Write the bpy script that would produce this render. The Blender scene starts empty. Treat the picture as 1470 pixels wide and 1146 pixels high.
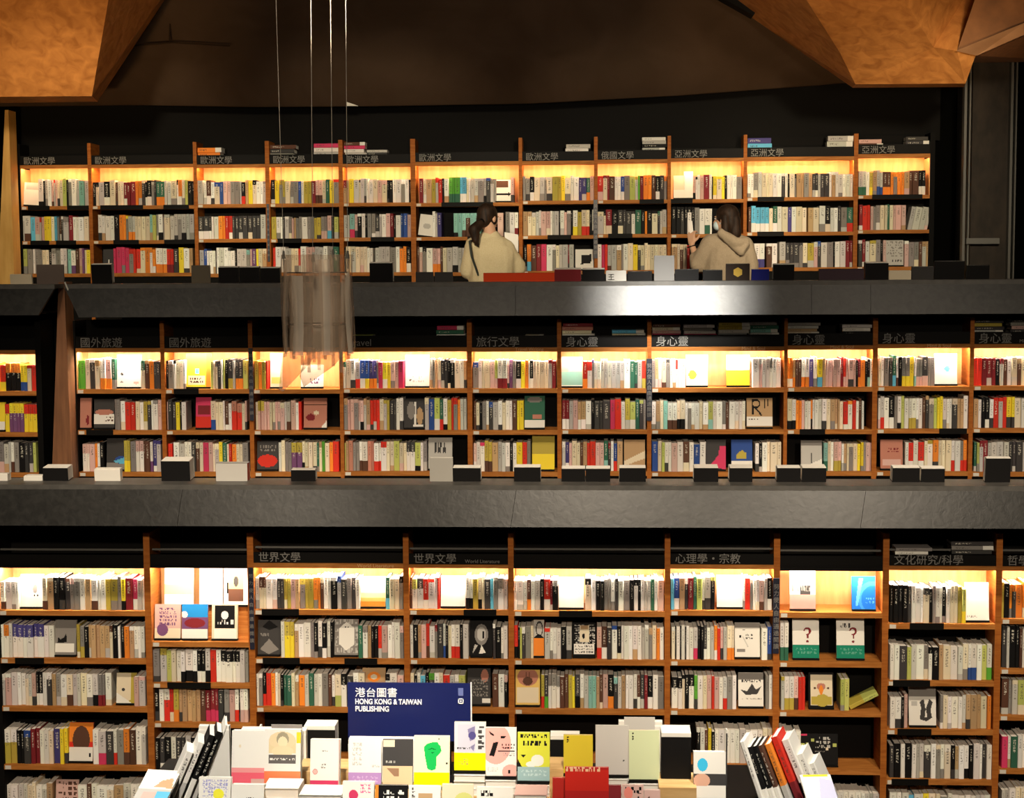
import bpy, bmesh, math, random
from mathutils import Vector, Matrix
random.seed(7)
R = random.random
scene = bpy.context.scene
col = scene.collection

# ---------------------------------------------------------------- camera
F = 2300.0; ZC = 3.8
PITCH = math.radians(4.8); YAW = math.radians(3.09); ROLL = 0.0057
fwd = Vector((-math.sin(YAW)*math.cos(PITCH), math.cos(YAW)*math.cos(PITCH), -math.sin(PITCH)))
r0 = fwd.cross(Vector((0, 0, 1))).normalized(); u0 = r0.cross(fwd)
rt = r0*math.cos(ROLL) - u0*math.sin(ROLL); up = r0*math.sin(ROLL) + u0*math.cos(ROLL)
cd = bpy.data.cameras.new('camera'); cam = bpy.data.objects.new('camera', cd); col.objects.link(cam)
cd.sensor_width = 36; cd.lens = F*36/1470; cd.clip_end = 100
M = Matrix((rt, up, -fwd)).transposed().to_4x4(); M.translation = (0, 0, ZC)
cam.matrix_world = M
scene.camera = cam

def at(px, py, Y):
    d = fwd*F + rt*(px-735) - up*(py-573)
    t = Y/d.y
    return Vector((d.x*t, Y, ZC + d.z*t))

# ---------------------------------------------------------------- world, exposure, lights
scene.view_settings.view_transform = 'Standard'; scene.view_settings.look = 'None'
scene.view_settings.gamma = 1; scene.view_settings.exposure = 0.0
scene.view_settings.use_curve_mapping = False
w = bpy.data.worlds.new('world'); scene.world = w; w.use_nodes = True
w.node_tree.nodes['Background'].inputs[0].default_value = (0.9, 0.75, 0.6, 1)
w.node_tree.nodes['Background'].inputs[1].default_value = 0.02

def aim(o, target):
    o.rotation_euler = (Vector(target)-o.location).to_track_quat('-Z', 'Y').to_euler()

def spot(name, loc, target, power, size_deg, colr=(1, .86, .68), blend=.8, rad=.12):
    l = bpy.data.lights.new(name, 'SPOT'); l.energy = power; l.color = colr
    l.spot_size = math.radians(size_deg); l.spot_blend = blend; l.shadow_soft_size = rad
    o = bpy.data.objects.new(name, l); col.objects.link(o); o.location = loc; aim(o, target)
    return o

WARM = (1, .84, .64)
for x in (-3.2, -1.0, 1.2, 3.2):
    spot('ceiling_spotlight', (x-.3, 5.6, 7.6), (x-.5, 10.2, 1.4), 800, 42, WARM)
for x in (-2.6, 0.2, 3.0):
    spot('ceiling_spotlight', (x-.3, 6.5, 7.8), (x-.6, 11.4, 2.8), 420, 34, WARM)
# added fill spots without a known fixture, almost level onto the shelf fronts
for x in (-2.4, 0.0, 2.4):
    spot('added_front_spot', (x, 2.4, 4.75), (x*1.25-.5, 10.4, 1.5), 1150, 34, WARM)
for x in (-4.0, -1.6, .8, 2.8):
    spot('added_front_spot', (x*.9, 8.3, 5.4), (x-.4, 14.4, 4.15), 900, 34, (1, .85, .60))
# spots over the display table in front
spot('table_spotlight', (-1.7, 4.9, 6.6), (-1.55, 7.1, 1.6), 2300, 30, (1, .92, .8))
spot('table_spotlight', (.3, 4.9, 6.6), (-.1, 7.1, 1.6), 1050, 30, (1, .9, .76))
spot('table_spotlight', (1.1, 5.6, 6.6), (1.0, 7.1, 1.6), 1500, 22, (1, .92, .8))
# the lamp mirrored as a bright pool on the upper parapet
hp = at(965, 428, 11.0)
spot('parapet_spotlight', (hp.x*1.62, 4.2, 6.3), (hp.x, 11.0, 3.57), 7500, 9, (1, .95, .85), 1.0, .22)
# warm uplights washing the sculpted ceiling
spot('ceiling_uplight_and_fill', (-3.6, 8.0, 3.9), at(20, 60, 12.3), 500, 38, (1, .66, .32))
spot('ceiling_uplight_and_fill', (2.2, 8.0, 3.9), at(1270, 60, 12.4), 470, 36, (1, .66, .32))
for x in (-2.2, 0, 2.0):  # added wide fill in place of room bounce, evens out the bulkhead
    spot('ceiling_uplight_and_fill', (x, 7.0, 4.7), (x-.3, 14, 6.0), 200, 60, (1, .8, .6), 1.0)

# ---------------------------------------------------------------- materials
def mat(name, colr, rough=.6, metal=0, emit=None, es=0, spec=.4):
    m = bpy.data.materials.new(name); m.use_nodes = True
    b = m.node_tree.nodes['Principled BSDF']
    b.inputs['Base Color'].default_value = (*colr, 1)
    b.inputs['Roughness'].default_value = rough; b.inputs['Metallic'].default_value = metal
    b.inputs['Specular IOR Level'].default_value = spec
    if emit:
        b.inputs['Emission Color'].default_value = (*emit, 1); b.inputs['Emission Strength'].default_value = es
    return m

def noisy(name, c1, c2, scale=(1, 1, 1), nscale=6, rough=.6, detail=5, bump=0, dist=0, lo=.35, hi=.65, spec=.4):
    m = mat(name, c1, rough, spec=spec); nt = m.node_tree; b = nt.nodes['Principled BSDF']
    tc = nt.nodes.new('ShaderNodeTexCoord'); mp = nt.nodes.new('ShaderNodeMapping')
    mp.inputs['Scale'].default_value = scale
    n = nt.nodes.new('ShaderNodeTexNoise'); n.inputs['Scale'].default_value = nscale
    n.inputs['Detail'].default_value = detail; n.inputs['Distortion'].default_value = dist
    r = nt.nodes.new('ShaderNodeValToRGB')
    r.color_ramp.elements[0].color = (*c1, 1); r.color_ramp.elements[1].color = (*c2, 1)
    r.color_ramp.elements[0].position = lo; r.color_ramp.elements[1].position = hi
    L = nt.links.new
    L(tc.outputs['Object'], mp.inputs[0]); L(mp.outputs[0], n.inputs[0]); L(n.outputs[0], r.inputs[0])
    L(r.outputs[0], b.inputs['Base Color'])
    if bump:
        bp = nt.nodes.new('ShaderNodeBump'); bp.inputs['Strength'].default_value = bump; bp.inputs['Distance'].default_value = .02
        L(n.outputs[0], bp.inputs['Height']); L(bp.outputs[0], b.inputs['Normal'])
    return m

WOOD = noisy('warm_wood', (.29, .082, .012), (.40, .13, .022), (1.5, 1.5, 14), 3, .6, dist=1.2, spec=.12)
WOODH = noisy('shelf_wood', (.32, .11, .02), (.46, .18, .04), (1.5, 14, 14), 3, .6, dist=1.0, spec=.12)
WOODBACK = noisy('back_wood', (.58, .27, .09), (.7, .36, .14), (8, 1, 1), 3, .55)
GOLDWOOD = noisy('gold_wood', (.5, .27, .06), (.62, .36, .1), (6, 6, 1), 3, .5)
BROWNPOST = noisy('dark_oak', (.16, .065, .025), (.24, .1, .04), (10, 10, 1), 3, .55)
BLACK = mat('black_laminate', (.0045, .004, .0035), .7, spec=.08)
BLACKSH = mat('black_satin', (.005, .0045, .004), .55, spec=.08)
PARAPET = noisy('charcoal_stain', (.011, .0108, .010), (.022, .0213, .0195), (2.5, 2.5, 2.5), 9, .34, 8, .05, .6, spec=.36)
LEDGE = noisy('charcoal_ledge', (.06, .057, .052), (.085, .08, .072), (2, 2, 2), 6, .45)
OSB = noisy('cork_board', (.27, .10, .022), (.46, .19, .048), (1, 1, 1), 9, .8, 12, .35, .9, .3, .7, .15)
PLASTER = noisy('brown_plaster', (.055, .033, .019), (.07, .043, .026), (1, 1, 1), 2.2, .9, 9, .2, .8, spec=.1)
DARKWALL = mat('dark_wall', (.0015, .0015, .0012), .9, spec=.02)
METAL = mat('grey_metal', (.09, .085, .075), .5)
CARD = mat('label_card', (.62, .58, .5), .6)
GREYLET = mat('grey_lettering', (.2, .19, .175), .6)
TANLET = mat('tan_lettering', (.62, .38, .17), .6)
WHITELET = mat('white_lettering', (.88, .88, .88), .5)
FLOORM = noisy('dark_floor', (.05, .035, .025), (.08, .06, .04), (1, 1, 1), 3, .5)
LEDW = mat('led_warm', (1, 1, 1), emit=(1, .66, .34), es=110)
LEDN = mat('led_neutral', (1, 1, 1), emit=(1, .87, .70), es=190)
PAPER = mat('page_paper', (.80, .76, .68), .75)
RISER = noisy('riser_wood', (.6, .36, .14), (.72, .46, .2), (2, 12, 12), 3, .5)
STRING = mat('steel_wire', (.2, .18, .15), .8, spec=.1)

# book cloth/paper: colours come from the printed-colour attribute, spine titles from a small procedural stamp
def book_mat():
    m = mat('printed_cover', (.5, .5, .5), .6, spec=.12); nt = m.node_tree; N = nt.nodes.new; L = nt.links.new
    b = nt.nodes['Principled BSDF']
    a = N('ShaderNodeAttribute'); a.attribute_name = 'Col'
    uv = N('ShaderNodeUVMap'); uv.uv_map = 'UVMap'
    s = N('ShaderNodeSeparateXYZ'); L(uv.outputs[0], s.inputs[0])
    def mt(op, x, y=None, z=None):
        n = N('ShaderNodeMath'); n.operation = op
        for i, v in enumerate((x, y, z)):
            if v is None: continue
            if isinstance(v, (int, float)): n.inputs[i].default_value = v
            else: L(v, n.inputs[i])
        return n.outputs[0]
    u = s.outputs[0]; v = s.outputs[1]
    ok = mt('GREATER_THAN', u, -.5)
    h = mt('MULTIPLY', mt('FRACT', mt('MULTIPLY', u, .5)), 2.0)
    seed = mt('FLOOR', mt('MULTIPLY', u, .5))
    wn = N('ShaderNodeTexWhiteNoise'); wn.noise_dimensions = '1D'; L(seed, wn.inputs['W'])
    rnd = wn.outputs[0]
    c = N('ShaderNodeCombineXYZ'); L(mt('FLOOR', mt('MULTIPLY', h, 7)), c.inputs[0]); L(mt('FLOOR', mt('MULTIPLY', v, 55)), c.inputs[1]); L(seed, c.inputs[2])
    g = N('ShaderNodeTexWhiteNoise'); g.noise_dimensions = '3D'; L(c.outputs[0], g.inputs[0])
    glyph = mt('GREATER_THAN', g.outputs[0], .5)
    inh = mt('MULTIPLY', mt('GREATER_THAN', h, .28), mt('LESS_THAN', h, .72))
    lo = mt('ADD', .38, mt('MULTIPLY', rnd, .25))
    inv = mt('MULTIPLY', mt('GREATER_THAN', v, lo), mt('LESS_THAN', v, .9))
    gap = mt('GREATER_THAN', mt('FRACT', mt('MULTIPLY', v, 12)), .25)
    k = mt('MULTIPLY', mt('MULTIPLY', ok, glyph), mt('MULTIPLY', mt('MULTIPLY', inh, inv), mt('MULTIPLY', gap, .75)))
    lum = N('ShaderNodeRGBToBW'); L(a.outputs[0], lum.inputs[0])
    isl = mt('GREATER_THAN', lum.outputs[0], .14)
    tcx = N('ShaderNodeMix'); tcx.data_type = 'RGBA'; L(isl, tcx.inputs[0])
    tcx.inputs[6].default_value = (.7, .66, .55, 1); tcx.inputs[7].default_value = (.07, .06, .05, 1)
    mx = N('ShaderNodeMix'); mx.data_type = 'RGBA'; L(k, mx.inputs[0]); L(a.outputs[0], mx.inputs[6]); L(tcx.outputs[2], mx.inputs[7])
    L(mx.outputs[2], b.inputs['Base Color'])
    return m
COVER = book_mat()

# ---------------------------------------------------------------- mesh builder
class MB:
    def __init__(s): s.v = []; s.f = []; s.c = []; s.m = []; s.uv = []
    def face(s, idx, c=None, m=0, uv=None): s.f.append(idx); s.c.append(c); s.m.append(m); s.uv.append(uv)
    def quad(s, pts, c=None, m=0, uv=None):
        n = len(s.v); s.v += [tuple(p) for p in pts]; s.face(tuple(range(n, n+len(pts))), c, m, uv)
    def box(s, a, b, T=None, c=None, m=0):
        x0, y0, z0 = a; x1, y1, z1 = b
        P = [Vector(p) for p in ((x0,y0,z0),(x1,y0,z0),(x1,y1,z0),(x0,y1,z0),(x0,y0,z1),(x1,y0,z1),(x1,y1,z1),(x0,y1,z1))]
        if T is not None: P = [T @ p for p in P]
        n = len(s.v); s.v += [tuple(p) for p in P]
        for q in ((3,2,1,0),(4,5,6,7),(0,1,5,4),(1,2,6,5),(2,3,7,6),(3,0,4,7)):
            s.face(tuple(n+i for i in q), c, m)
    def tube(s, p0, p1, r, k=8, r1=None, m=0, cap=True):
        p0 = Vector(p0); p1 = Vector(p1); r1 = r if r1 is None else r1
        d = (p1-p0).normalized(); a = d.orthogonal().normalized(); b = d.cross(a); n = len(s.v)
        for p, rr in ((p0, r), (p1, r1)):
            for i in range(k):
                t = 2*math.pi*i/k; s.v.append(tuple(p+a*rr*math.cos(t)+b*rr*math.sin(t)))
        for i in range(k): j = (i+1) % k; s.face((n+i, n+j, n+k+j, n+k+i), None, m)
        if cap: s.face(tuple(n+k-1-i for i in range(k)), None, m); s.face(tuple(n+k+i for i in range(k)), None, m)
    def build(s, name, mats, parent=None, loc=None, mw=None, smooth=False):
        me = bpy.data.meshes.new(name); me.from_pydata(s.v, [], s.f)
        if not isinstance(mats, (list, tuple)): mats = [mats]
        for mm in mats: me.materials.append(mm)
        me.polygons.foreach_set('material_index', s.m)
        if any(x is not None for x in s.c):
            ca = me.color_attributes.new('Col', 'FLOAT_COLOR', 'CORNER'); buf = []
            uvl = me.uv_layers.new(name='UVMap'); ub = []
            for f, c, uv in zip(s.f, s.c, s.uv):
                c = c or (.5, .5, .5)
                for i in range(len(f)):
                    buf += [c[0], c[1], c[2], 1]
                    ub += list(uv[i]) if uv else [-1, -1]
            ca.data.foreach_set('color', buf); uvl.data.foreach_set('uv', ub)
        if smooth: me.polygons.foreach_set('use_smooth', [True]*len(s.f))
        me.update()
        o = bpy.data.objects.new(name, me); col.objects.link(o)
        if mw is not None: o.matrix_world = mw
        elif loc is not None: o.location = loc
        if parent: o.parent = parent
        return o

def tag(o, label, cat, group=None, kind=None):
    if label:
        n = len(label.split())
        if n > 16: print('LONG LABEL', n, label)
        o['label'] = label
    if cat: o['category'] = cat
    if group: o['group'] = group
    if kind: o['kind'] = kind
    return o
def empty(name, loc, label=None, cat=None, group=None, kind=None, mw=None):
    o = bpy.data.objects.new(name, None); col.objects.link(o)
    o.empty_display_size = .05
    if mw is not None: o.matrix_world = mw
    else: o.location = loc
    return tag(o, label, cat, group, kind)
def struct(o): o['kind'] = 'structure'; return o
def boxobj(name, a, b, m, parent=None):
    mb = MB(); mb.box(a, b); return mb.build(name, m, parent)
def text_mesh(s, name, size, m, parent=None, mw=None, depth=.0015, vertical=False, width=None, align='LEFT', spacing=1.0, bold=0):
    c = bpy.data.curves.new(name, 'FONT'); c.body = '\n'.join(s) if vertical else s
    c.size = size; c.extrude = depth; c.align_x = align; c.space_line = spacing; c.offset = bold
    o = bpy.data.objects.new(name, c); col.objects.link(o)
    bpy.context.view_layer.update()
    me = bpy.data.meshes.new_from_object(o.evaluated_get(bpy.context.evaluated_depsgraph_get()))
    col.objects.unlink(o); bpy.data.objects.remove(o)
    if width and len(me.vertices):
        xs = [v.co.x for v in me.vertices]; k = width/max(max(xs)-min(xs), 1e-6)
        for v in me.vertices: v.co.x *= k
    me.materials.clear(); me.materials.append(m); me.name = name
    t = bpy.data.objects.new(name, me); col.objects.link(t)
    if mw is not None: t.matrix_world = mw
    if parent: t.parent = parent
    return t
FRONT = Matrix.Rotation(math.pi/2, 4, 'X')   # text plane facing the camera (-Y)

# ---------------------------------------------------------------- colours
PAL = dict(w=(.80,.77,.70), c=(.74,.64,.46), g=(.50,.48,.44), G=(.24,.22,.2), d=(.05,.047,.046), k=(.007,.0065,.0065),
  b=(.10,.045,.028), t=(.48,.31,.16), r=(.62,.035,.02), m=(.2,.02,.025), R=(.6,.045,.12), p=(.64,.41,.36), o=(.80,.24,.03),
  y=(.86,.66,.04), Y=(.46,.36,.06), l=(.46,.50,.13), e=(.10,.36,.04), E=(.035,.13,.08), a=(.24,.50,.44), s=(.12,.45,.66),
  n=(.03,.075,.28), N=(.065,.055,.2), v=(.17,.07,.17), P=(.48,.2,.14))
CN = dict(w='white', c='cream', g='grey', G='ash-grey', d='charcoal', k='black', b='brown', t='tan', r='red', m='maroon',
  R='crimson', p='pink', o='orange', y='yellow', Y='olive', l='lime', e='green', E='dark-green', a='teal', s='sky-blue',
  n='navy', N='indigo', v='purple', P='terracotta')
ORD = ['zeroth','first','second','third','fourth','fifth','sixth','seventh','eighth','ninth','tenth','eleventh','twelfth',
  'thirteenth','fourteenth','fifteenth','sixteenth','seventeenth','eighteenth','nineteenth']
def ordn(n):
    if n < 20: return ORD[n]
    tens = {2: 'twent', 3: 'thirt', 4: 'fort', 5: 'fift'}[n//10]
    return tens+'ieth' if n % 10 == 0 else tens+'y-'+ORD[n % 10]
def jit(c, a=.12):
    k = 1+(R()-.5)*2*a
    return tuple(max(.004, min(.88, x*k*(1+(R()-.5)*.08))) for x in c)

YF = {'U': 14.5, 'M': 11.4, 'L': 10.2}
TW = {'U': 'upper', 'M': 'middle', 'L': 'lower'}
# bays: posts (left edges, px at reference row), shelf front-top rows, header rows
# tier: list of (x_post_left, x_post_right) boundaries of each bay's inner opening
BAYS = {
 'U': dict(yref=315, open=[(31,128),(133,279),(284,382),(388,487),(493,590),(597,745),(750,853),(858,958),(963,1067),(1072,1225),(1231,1334)],
   shelves=[[298,347,395]], top=[206,191]),
 'M': dict(yref=590, open=[(-70,53),(111,232),(238,358),(364,488),(493,671),(678,800),(806,929),(935,1125),(1130,1252),(1259,1391),(1397,1520)],
   shelves=[[560,620,679]], top=[461,456]),
 'L': dict(yref=920, open=[(0,209),(218,357),(366,580),(588,730),(738,954),(962,1110),(1119,1266),(1275,1428),(1437,1600)], top=[765,766]),
}
# per-bay rows: base rows (px) of each shelf's books
SH = {
 'U': [[296,346,393],[295,345,392],[293,343,393],[292,343,391],[291,341,391],[291,340,391],[288,338,389],[287,336,388],[286,336,388],[283,333,384],[280,330,383]],
 'M': [[562,621,679],[559,618,678],[559,618,678],[559,618,678],[558,618,677],[558,618,678],[558,617,677],[557,617,678],[556,617,677],[555,616,677],[554,615,678]],
 'L': [[877,946,1015,1099,1172],[922,981,1038,1112,1172],[876,946,1016,1096,1172],[876,947,1017,1096,1172],[878,948,1019,1096,1172],[877,949,1020,1098,1172],[880,951,1022,1105,1176],[896,978,1048,1120,1190],[889,961,1028,1105,1180]],
}
HEAD = {  # (top of wooden header edge, bottom of it) per bay
 'U': [(237,242),(236,241),(236,241),(235,240),(235,240),(232,238),(231,237),(229,235),(227,232),(225,231),(221,227)],
 'M': [(503,509),(500,506),(500,506),(499,505),(499,505),(499,505),(499,505),(498,504),(496,502),(494,500),(494,500)],
 'L': [(812,816),(812,816),(809,816),(811,816),(812,817),(811,817),(814,820),(813,819),(814,820)],
}

# ---------------------------------------------------------------- setting
def zat(py, Y, px=735): return at(px, py, Y).z
Z_TOPC = zat(405, 11.05); Z_MIDC = zat(697, 9.85)
FL_U = Z_TOPC-.95; FL_M = Z_MIDC-.95
struct(boxobj('floor', (-8, -2, -.2), (8, 15.4, 0), FLOORM))
struct(boxobj('floor_middle_gallery', (-8, 10.52, FL_M-.15), (8, 11.9, FL_M), FLOORM))
struct(boxobj('floor_upper_gallery', (-8, 11.75, FL_U-.15), (8, 15.3, FL_U), FLOORM))
struct(boxobj('wall_back', (-8, 14.95, FL_U), (8, 15.1, 8.2), DARKWALL))
struct(boxobj('wall_middle', (-8, 11.74, FL_M), (8, 11.8, FL_U-.15), DARKWALL))
struct(boxobj('wall_lower', (-8, 10.53, 0), (8, 10.6, FL_M-.15), DARKWALL))
struct(boxobj('wall_left', (-8.1, -2, 0), (-8, 15.1, 8.2), DARKWALL))
struct(boxobj('wall_right', (8, -2, 0), (8.1, 15.1, 8.2), DARKWALL))
struct(boxobj('ceiling', (-8, -2, 8.2), (8, 15.1, 8.3), PLASTER))

# brown plaster bulkhead with a soft lower edge, in front of the black recess
mb = MB(); xs = [-160, 0, 180, 360, 520, 760, 980, 1180, 1330, 1420]
ys = [152, 152, 150, 153, 152, 148, 136, 121, 108, 100]
n = len(xs)
for k, (yo, Yd) in enumerate(((0, 14.3), (-60, 14.15), (-150, 13.8), (-300, 13.0))):
    for x, y in zip(xs, ys): mb.v.append(tuple(at(x, y+yo, Yd)))
for k in range(3):
    for i in range(n-1): mb.face((k*n+i, k*n+i+1, (k+1)*n+i+1, (k+1)*n+i))
o0 = len(mb.v)
for x, y in zip(xs, ys): mb.v.append(tuple(at(x, y, 14.3)+Vector((0, .6, .05))))
for i in range(n-1): mb.face((i, o0+i, o0+i+1, i+1))
struct(mb.build('ceiling_bulkhead', PLASTER, smooth=True))
# shallow cracks/steps of a duct on the bulkhead
mb = MB()
for (x0, y0, x1, y1) in ((186, 66, 248, 61), (248, 61, 330, 66), (245, 0, 243, 62)):
    a = at(x0, y0, 13.93); b = at(x1, y1, 13.93); mb.tube(a, b, .007, 6)
struct(mb.build('trim_1', mat('dark_seam', (.03, .018, .01), .9, spec=.05)))
mb = MB(); a = at(497, 146, 14.2); b = at(514, 152, 14.2); c = at(497, 152, 14.2)
for q in (0, .03):
    mb.quad([a+Vector((0, q, 0)), c+Vector((0, q, 0)), b+Vector((0, q, 0))])
struct(mb.build('trim_2', CARD))

def hull(name, pts, m, depth=1.2):
    bm = bmesh.new()
    for p in pts: bm.verts.new(p)
    r = bmesh.ops.convex_hull(bm, input=bm.verts)
    bmesh.ops.delete(bm, geom=[g for g in r['geom_interior'] if isinstance(g, bmesh.types.BMVert)], context='VERTS')
    me = bpy.data.meshes.new(name); bm.to_mesh(me); bm.free(); me.materials.append(m)
    o = bpy.data.objects.new(name, me); col.objects.link(o); return struct(o)
# sculpted ceiling masses, faceted boards
def facets(name, V, Fs, m):
    mb = MB(); mb.v = [tuple(at(*p)) for p in V]
    for f in Fs: mb.face(f)
    return struct(mb.build(name, m))
facets('ceiling_fold_left', [(-300,141,12.5),(132,138,12.5),(178,-130,11.2),(-300,-130,11.2),(322,-130,13.7),(-300,152,13.4),(140,146,13.4)],
   [(0,1,2,3),(1,4,2),(0,5,6,1),(1,6,4)], OSB)
facets('ceiling_fold_right', [
   (1080,26,13.5),(1228,121,12.9),(1386,120,12.5),(1401,78,12.3),(1374,73,12.2),(1262,-60,11.3),(1120,-60,11.6),(1000,-60,13.0),
   (1206,76,12.55),(1340,68,12.3),(1224,126,13.7),(1384,125,13.6),(1420,-60,12.6)],
   [(0,1,8,6),(0,6,7),(8,9,5,6),(1,2,9,8),(2,3,4,9),(9,4,12,5),(1,10,11,2),(2,11,3),(0,10,1)], OSB)
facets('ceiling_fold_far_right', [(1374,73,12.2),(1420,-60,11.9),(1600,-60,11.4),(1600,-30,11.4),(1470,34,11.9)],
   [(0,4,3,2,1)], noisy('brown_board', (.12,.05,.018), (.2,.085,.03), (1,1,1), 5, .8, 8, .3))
mb = MB(); P = [at(1372,73,12.15), at(1470,33,11.85), at(1560,-8,11.6), at(1560,14,11.7), at(1470,50,11.95), at(1402,80,12.25)]
mb.quad(P); mb.quad([p+Vector((0, .3, 0)) for p in reversed(P)])
struct(mb.build('trim_3', noisy('beam_edge', (.3,.15,.07), (.38,.2,.1), (1,1,1), 6, .7)))
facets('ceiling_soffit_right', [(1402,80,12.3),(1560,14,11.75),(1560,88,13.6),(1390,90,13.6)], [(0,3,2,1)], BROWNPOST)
mb = MB(); P = [at(1028,-8,13.3), at(1070,-8,13.3), at(1088,14,13.3), at(1081,22,13.3)]
mb.quad(P); mb.quad([p+Vector((0, .2, 0)) for p in reversed(P)])
for i in range(4):
    j = (i+1) % 4; mb.quad([P[i], P[j], P[j]+Vector((0,.2,0)), P[i]+Vector((0,.2,0))])
struct(mb.build('ceiling_notch', BLACK))  # dark notch in the ceiling, drawn as a solid black block
# recess soffit band above the upper bookcases
a = at(20, 212, 14.9); b = at(1340, 192, 14.9)
struct(boxobj('ceiling_recess', (a.x, 14.86, a.z-.02), (b.x+.05, 14.94, 6.0), BLACK))
# right-hand dark column with metal edges and a cross bar
a = at(1392, 400, 14.2); b = at(1450, 400, 14.2); tz = zat(80, 14.2)
c = empty('wall_column', (a.x, 14.2, FL_U), kind='structure')
def child(o, p): o.parent = p; o.matrix_parent_inverse = p.matrix_world.inverted(); return o
COLM = noisy('stained_concrete', (.014,.0095,.006), (.028,.019,.012), (3,3,1.5), 4, .8, 8, .4)
bpy.context.view_layer.update()
child(boxobj('column_core', (a.x, 14.2, FL_U), (b.x, 14.8, tz), COLM), c)
for x in (1381, 1447):
    q = at(x, 300, 14.15); child(boxobj('metal_edge', (q.x, 14.12, FL_U), (q.x+.022, 14.2, tz), METAL), c)
    child(boxobj('metal_edge', (q.x+.05, 14.15, FL_U), (q.x+.062, 14.2, tz), METAL), c)
q0 = at(1388, 342, 14.1); q1 = at(1436, 336, 14.1)
child(boxobj('cross_bar', (q0.x, 14.12, q0.z-.05), (q1.x, 14.2, q0.z), METAL), c)

# tapered timber fins
def fin(name, x0t, x1t, yt, x0b, x1b, yb, Y, m, label):
    A, B, C, D = at(x0t, yt, Y), at(x1t, yt, Y), at(x1b, yb, Y), at(x0b, yb, Y)
    mb = MB(); P = [D, C, B, A]; o = empty(name, (D.x, Y, D.z), label, 'column'); bpy.context.view_layer.update()
    mb.v = [tuple(p-D.xyz) for p in P]+[tuple(p-D.xyz+Vector((0, .18, 0))) for p in P]
    for q in ((0,1,2,3),(7,6,5,4),(0,4,5,1),(1,5,6,2),(2,6,7,3),(3,7,4,0)): mb.face(q)
    t = mb.build('timber_fin', m, o)
    mb = MB(); mb.box((-.03, -.02, -.05), (C.x-D.x+.03, .2, 0)); mb.build('foot', m, o)
    return o
fin('tapered_column', 7, 12, 158, -4, 21, 420, 14.2, GOLDWOOD, 'golden tapered timber column at far left end of the upper gallery')
fin('tapered_column', 84, 92, 405, 74, 104, 700, 11.25, BROWNPOST, 'dark brown tapered timber column in the gap between middle gallery bookcases')

# ---------------------------------------------------------------- parapet counters
SL = .045
def counter(name, label, Yf, Yb, segs, ytop, ybot, zt, dz, Yr, fl):
    """front panels hang below a ledge; each panel between seams is a part"""
    o = empty(name, (0, Yf, zt), label, 'counter')
    for (x0t, x1t, x0b, x1b, sm) in segs:
        cuts = [0]+[(s-x0t)/(x1t-x0t) for s in sm]+[1]
        zb = zat(ybot, Yf-SL, (x0t+x1t)/2)-zt
        for i in range(len(cuts)-1):
            g = .0012
            ta, tb = cuts[i], cuts[i+1]
            XT0 = at(x0t+(x1t-x0t)*ta, ytop, Yf).x+(g if i else 0); XT1 = at(x0t+(x1t-x0t)*tb, ytop, Yf).x-g
            def bx(t):
                if t == 0: return at(x0b, ybot, Yf-SL).x
                if t == 1: return at(x1b, ybot, Yf-SL).x
                return at(x0t+(x1t-x0t)*t-dz, ybot, Yf-SL).x
            XB0 = bx(ta)+(g if i else 0); XB1 = bx(tb)-g
            mb = MB()
            mb.v = [(XB0,-SL,zb),(XB1,-SL,zb),(XT1,0,-.03),(XT0,0,-.03),(XB0,.03-SL,zb),(XB1,.03-SL,zb),(XT1,.03,-.03),(XT0,.03,-.03)]
            for q in ((0,1,2,3),(7,6,5,4),(0,4,5,1),(1,5,6,2),(2,6,7,3),(3,7,4,0)): mb.face(q)
            mb.build('front_panel', PARAPET, o)
        X0 = at(x0t, ytop, Yf).x; X1 = at(x1t, ytop, Yf).x
        mb = MB(); mb.box((X0, 0, -.03), (X1, Yb-Yf, 0)); mb.build('ledge', LEDGE, o)
        mb = MB(); mb.box((X0, Yb-Yf-.02, zb+.02), (X1, Yb-Yf, -.03)); mb.build('rear_panel', BLACK, o)
        mb = MB(); mb.box((X0+.2, .0, zb-.0), (X1-.2, Yr-Yf, zb+.02)); mb.build('underside_board', BLACK, o)
        mb = MB(); mb.box((X0+.2, Yr-Yf-.02, fl-zt), (X1-.2, Yr-Yf, zb)); mb.build('guard_panel', BLACK, o)
    return o
counter('parapet_counter', 'long charcoal parapet counter of the upper gallery with a bright pool of light', 11.05, 11.42,
   [(-120,78,-120,55,[]), (93,1560,113,1560,[405,740,1165,1250])], 405, 453, Z_TOPC, 0, 11.74, FL_U)
counter('parapet_counter', 'long charcoal parapet counter of the middle gallery above the lowest bookcases', 9.85, 10.17,
   [(-160,1620,-160,1620,[262,741,1243])], 697, 757, Z_MIDC, 8, 10.53, FL_M)
mb = MB(); q = at(93,405,11.04); p = at(113,453,11.09)
mb.tube(q, p, .006, 6); struct(mb.build('trim_4', mat('edge_light', (.5,.48,.42), .4)))

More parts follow.
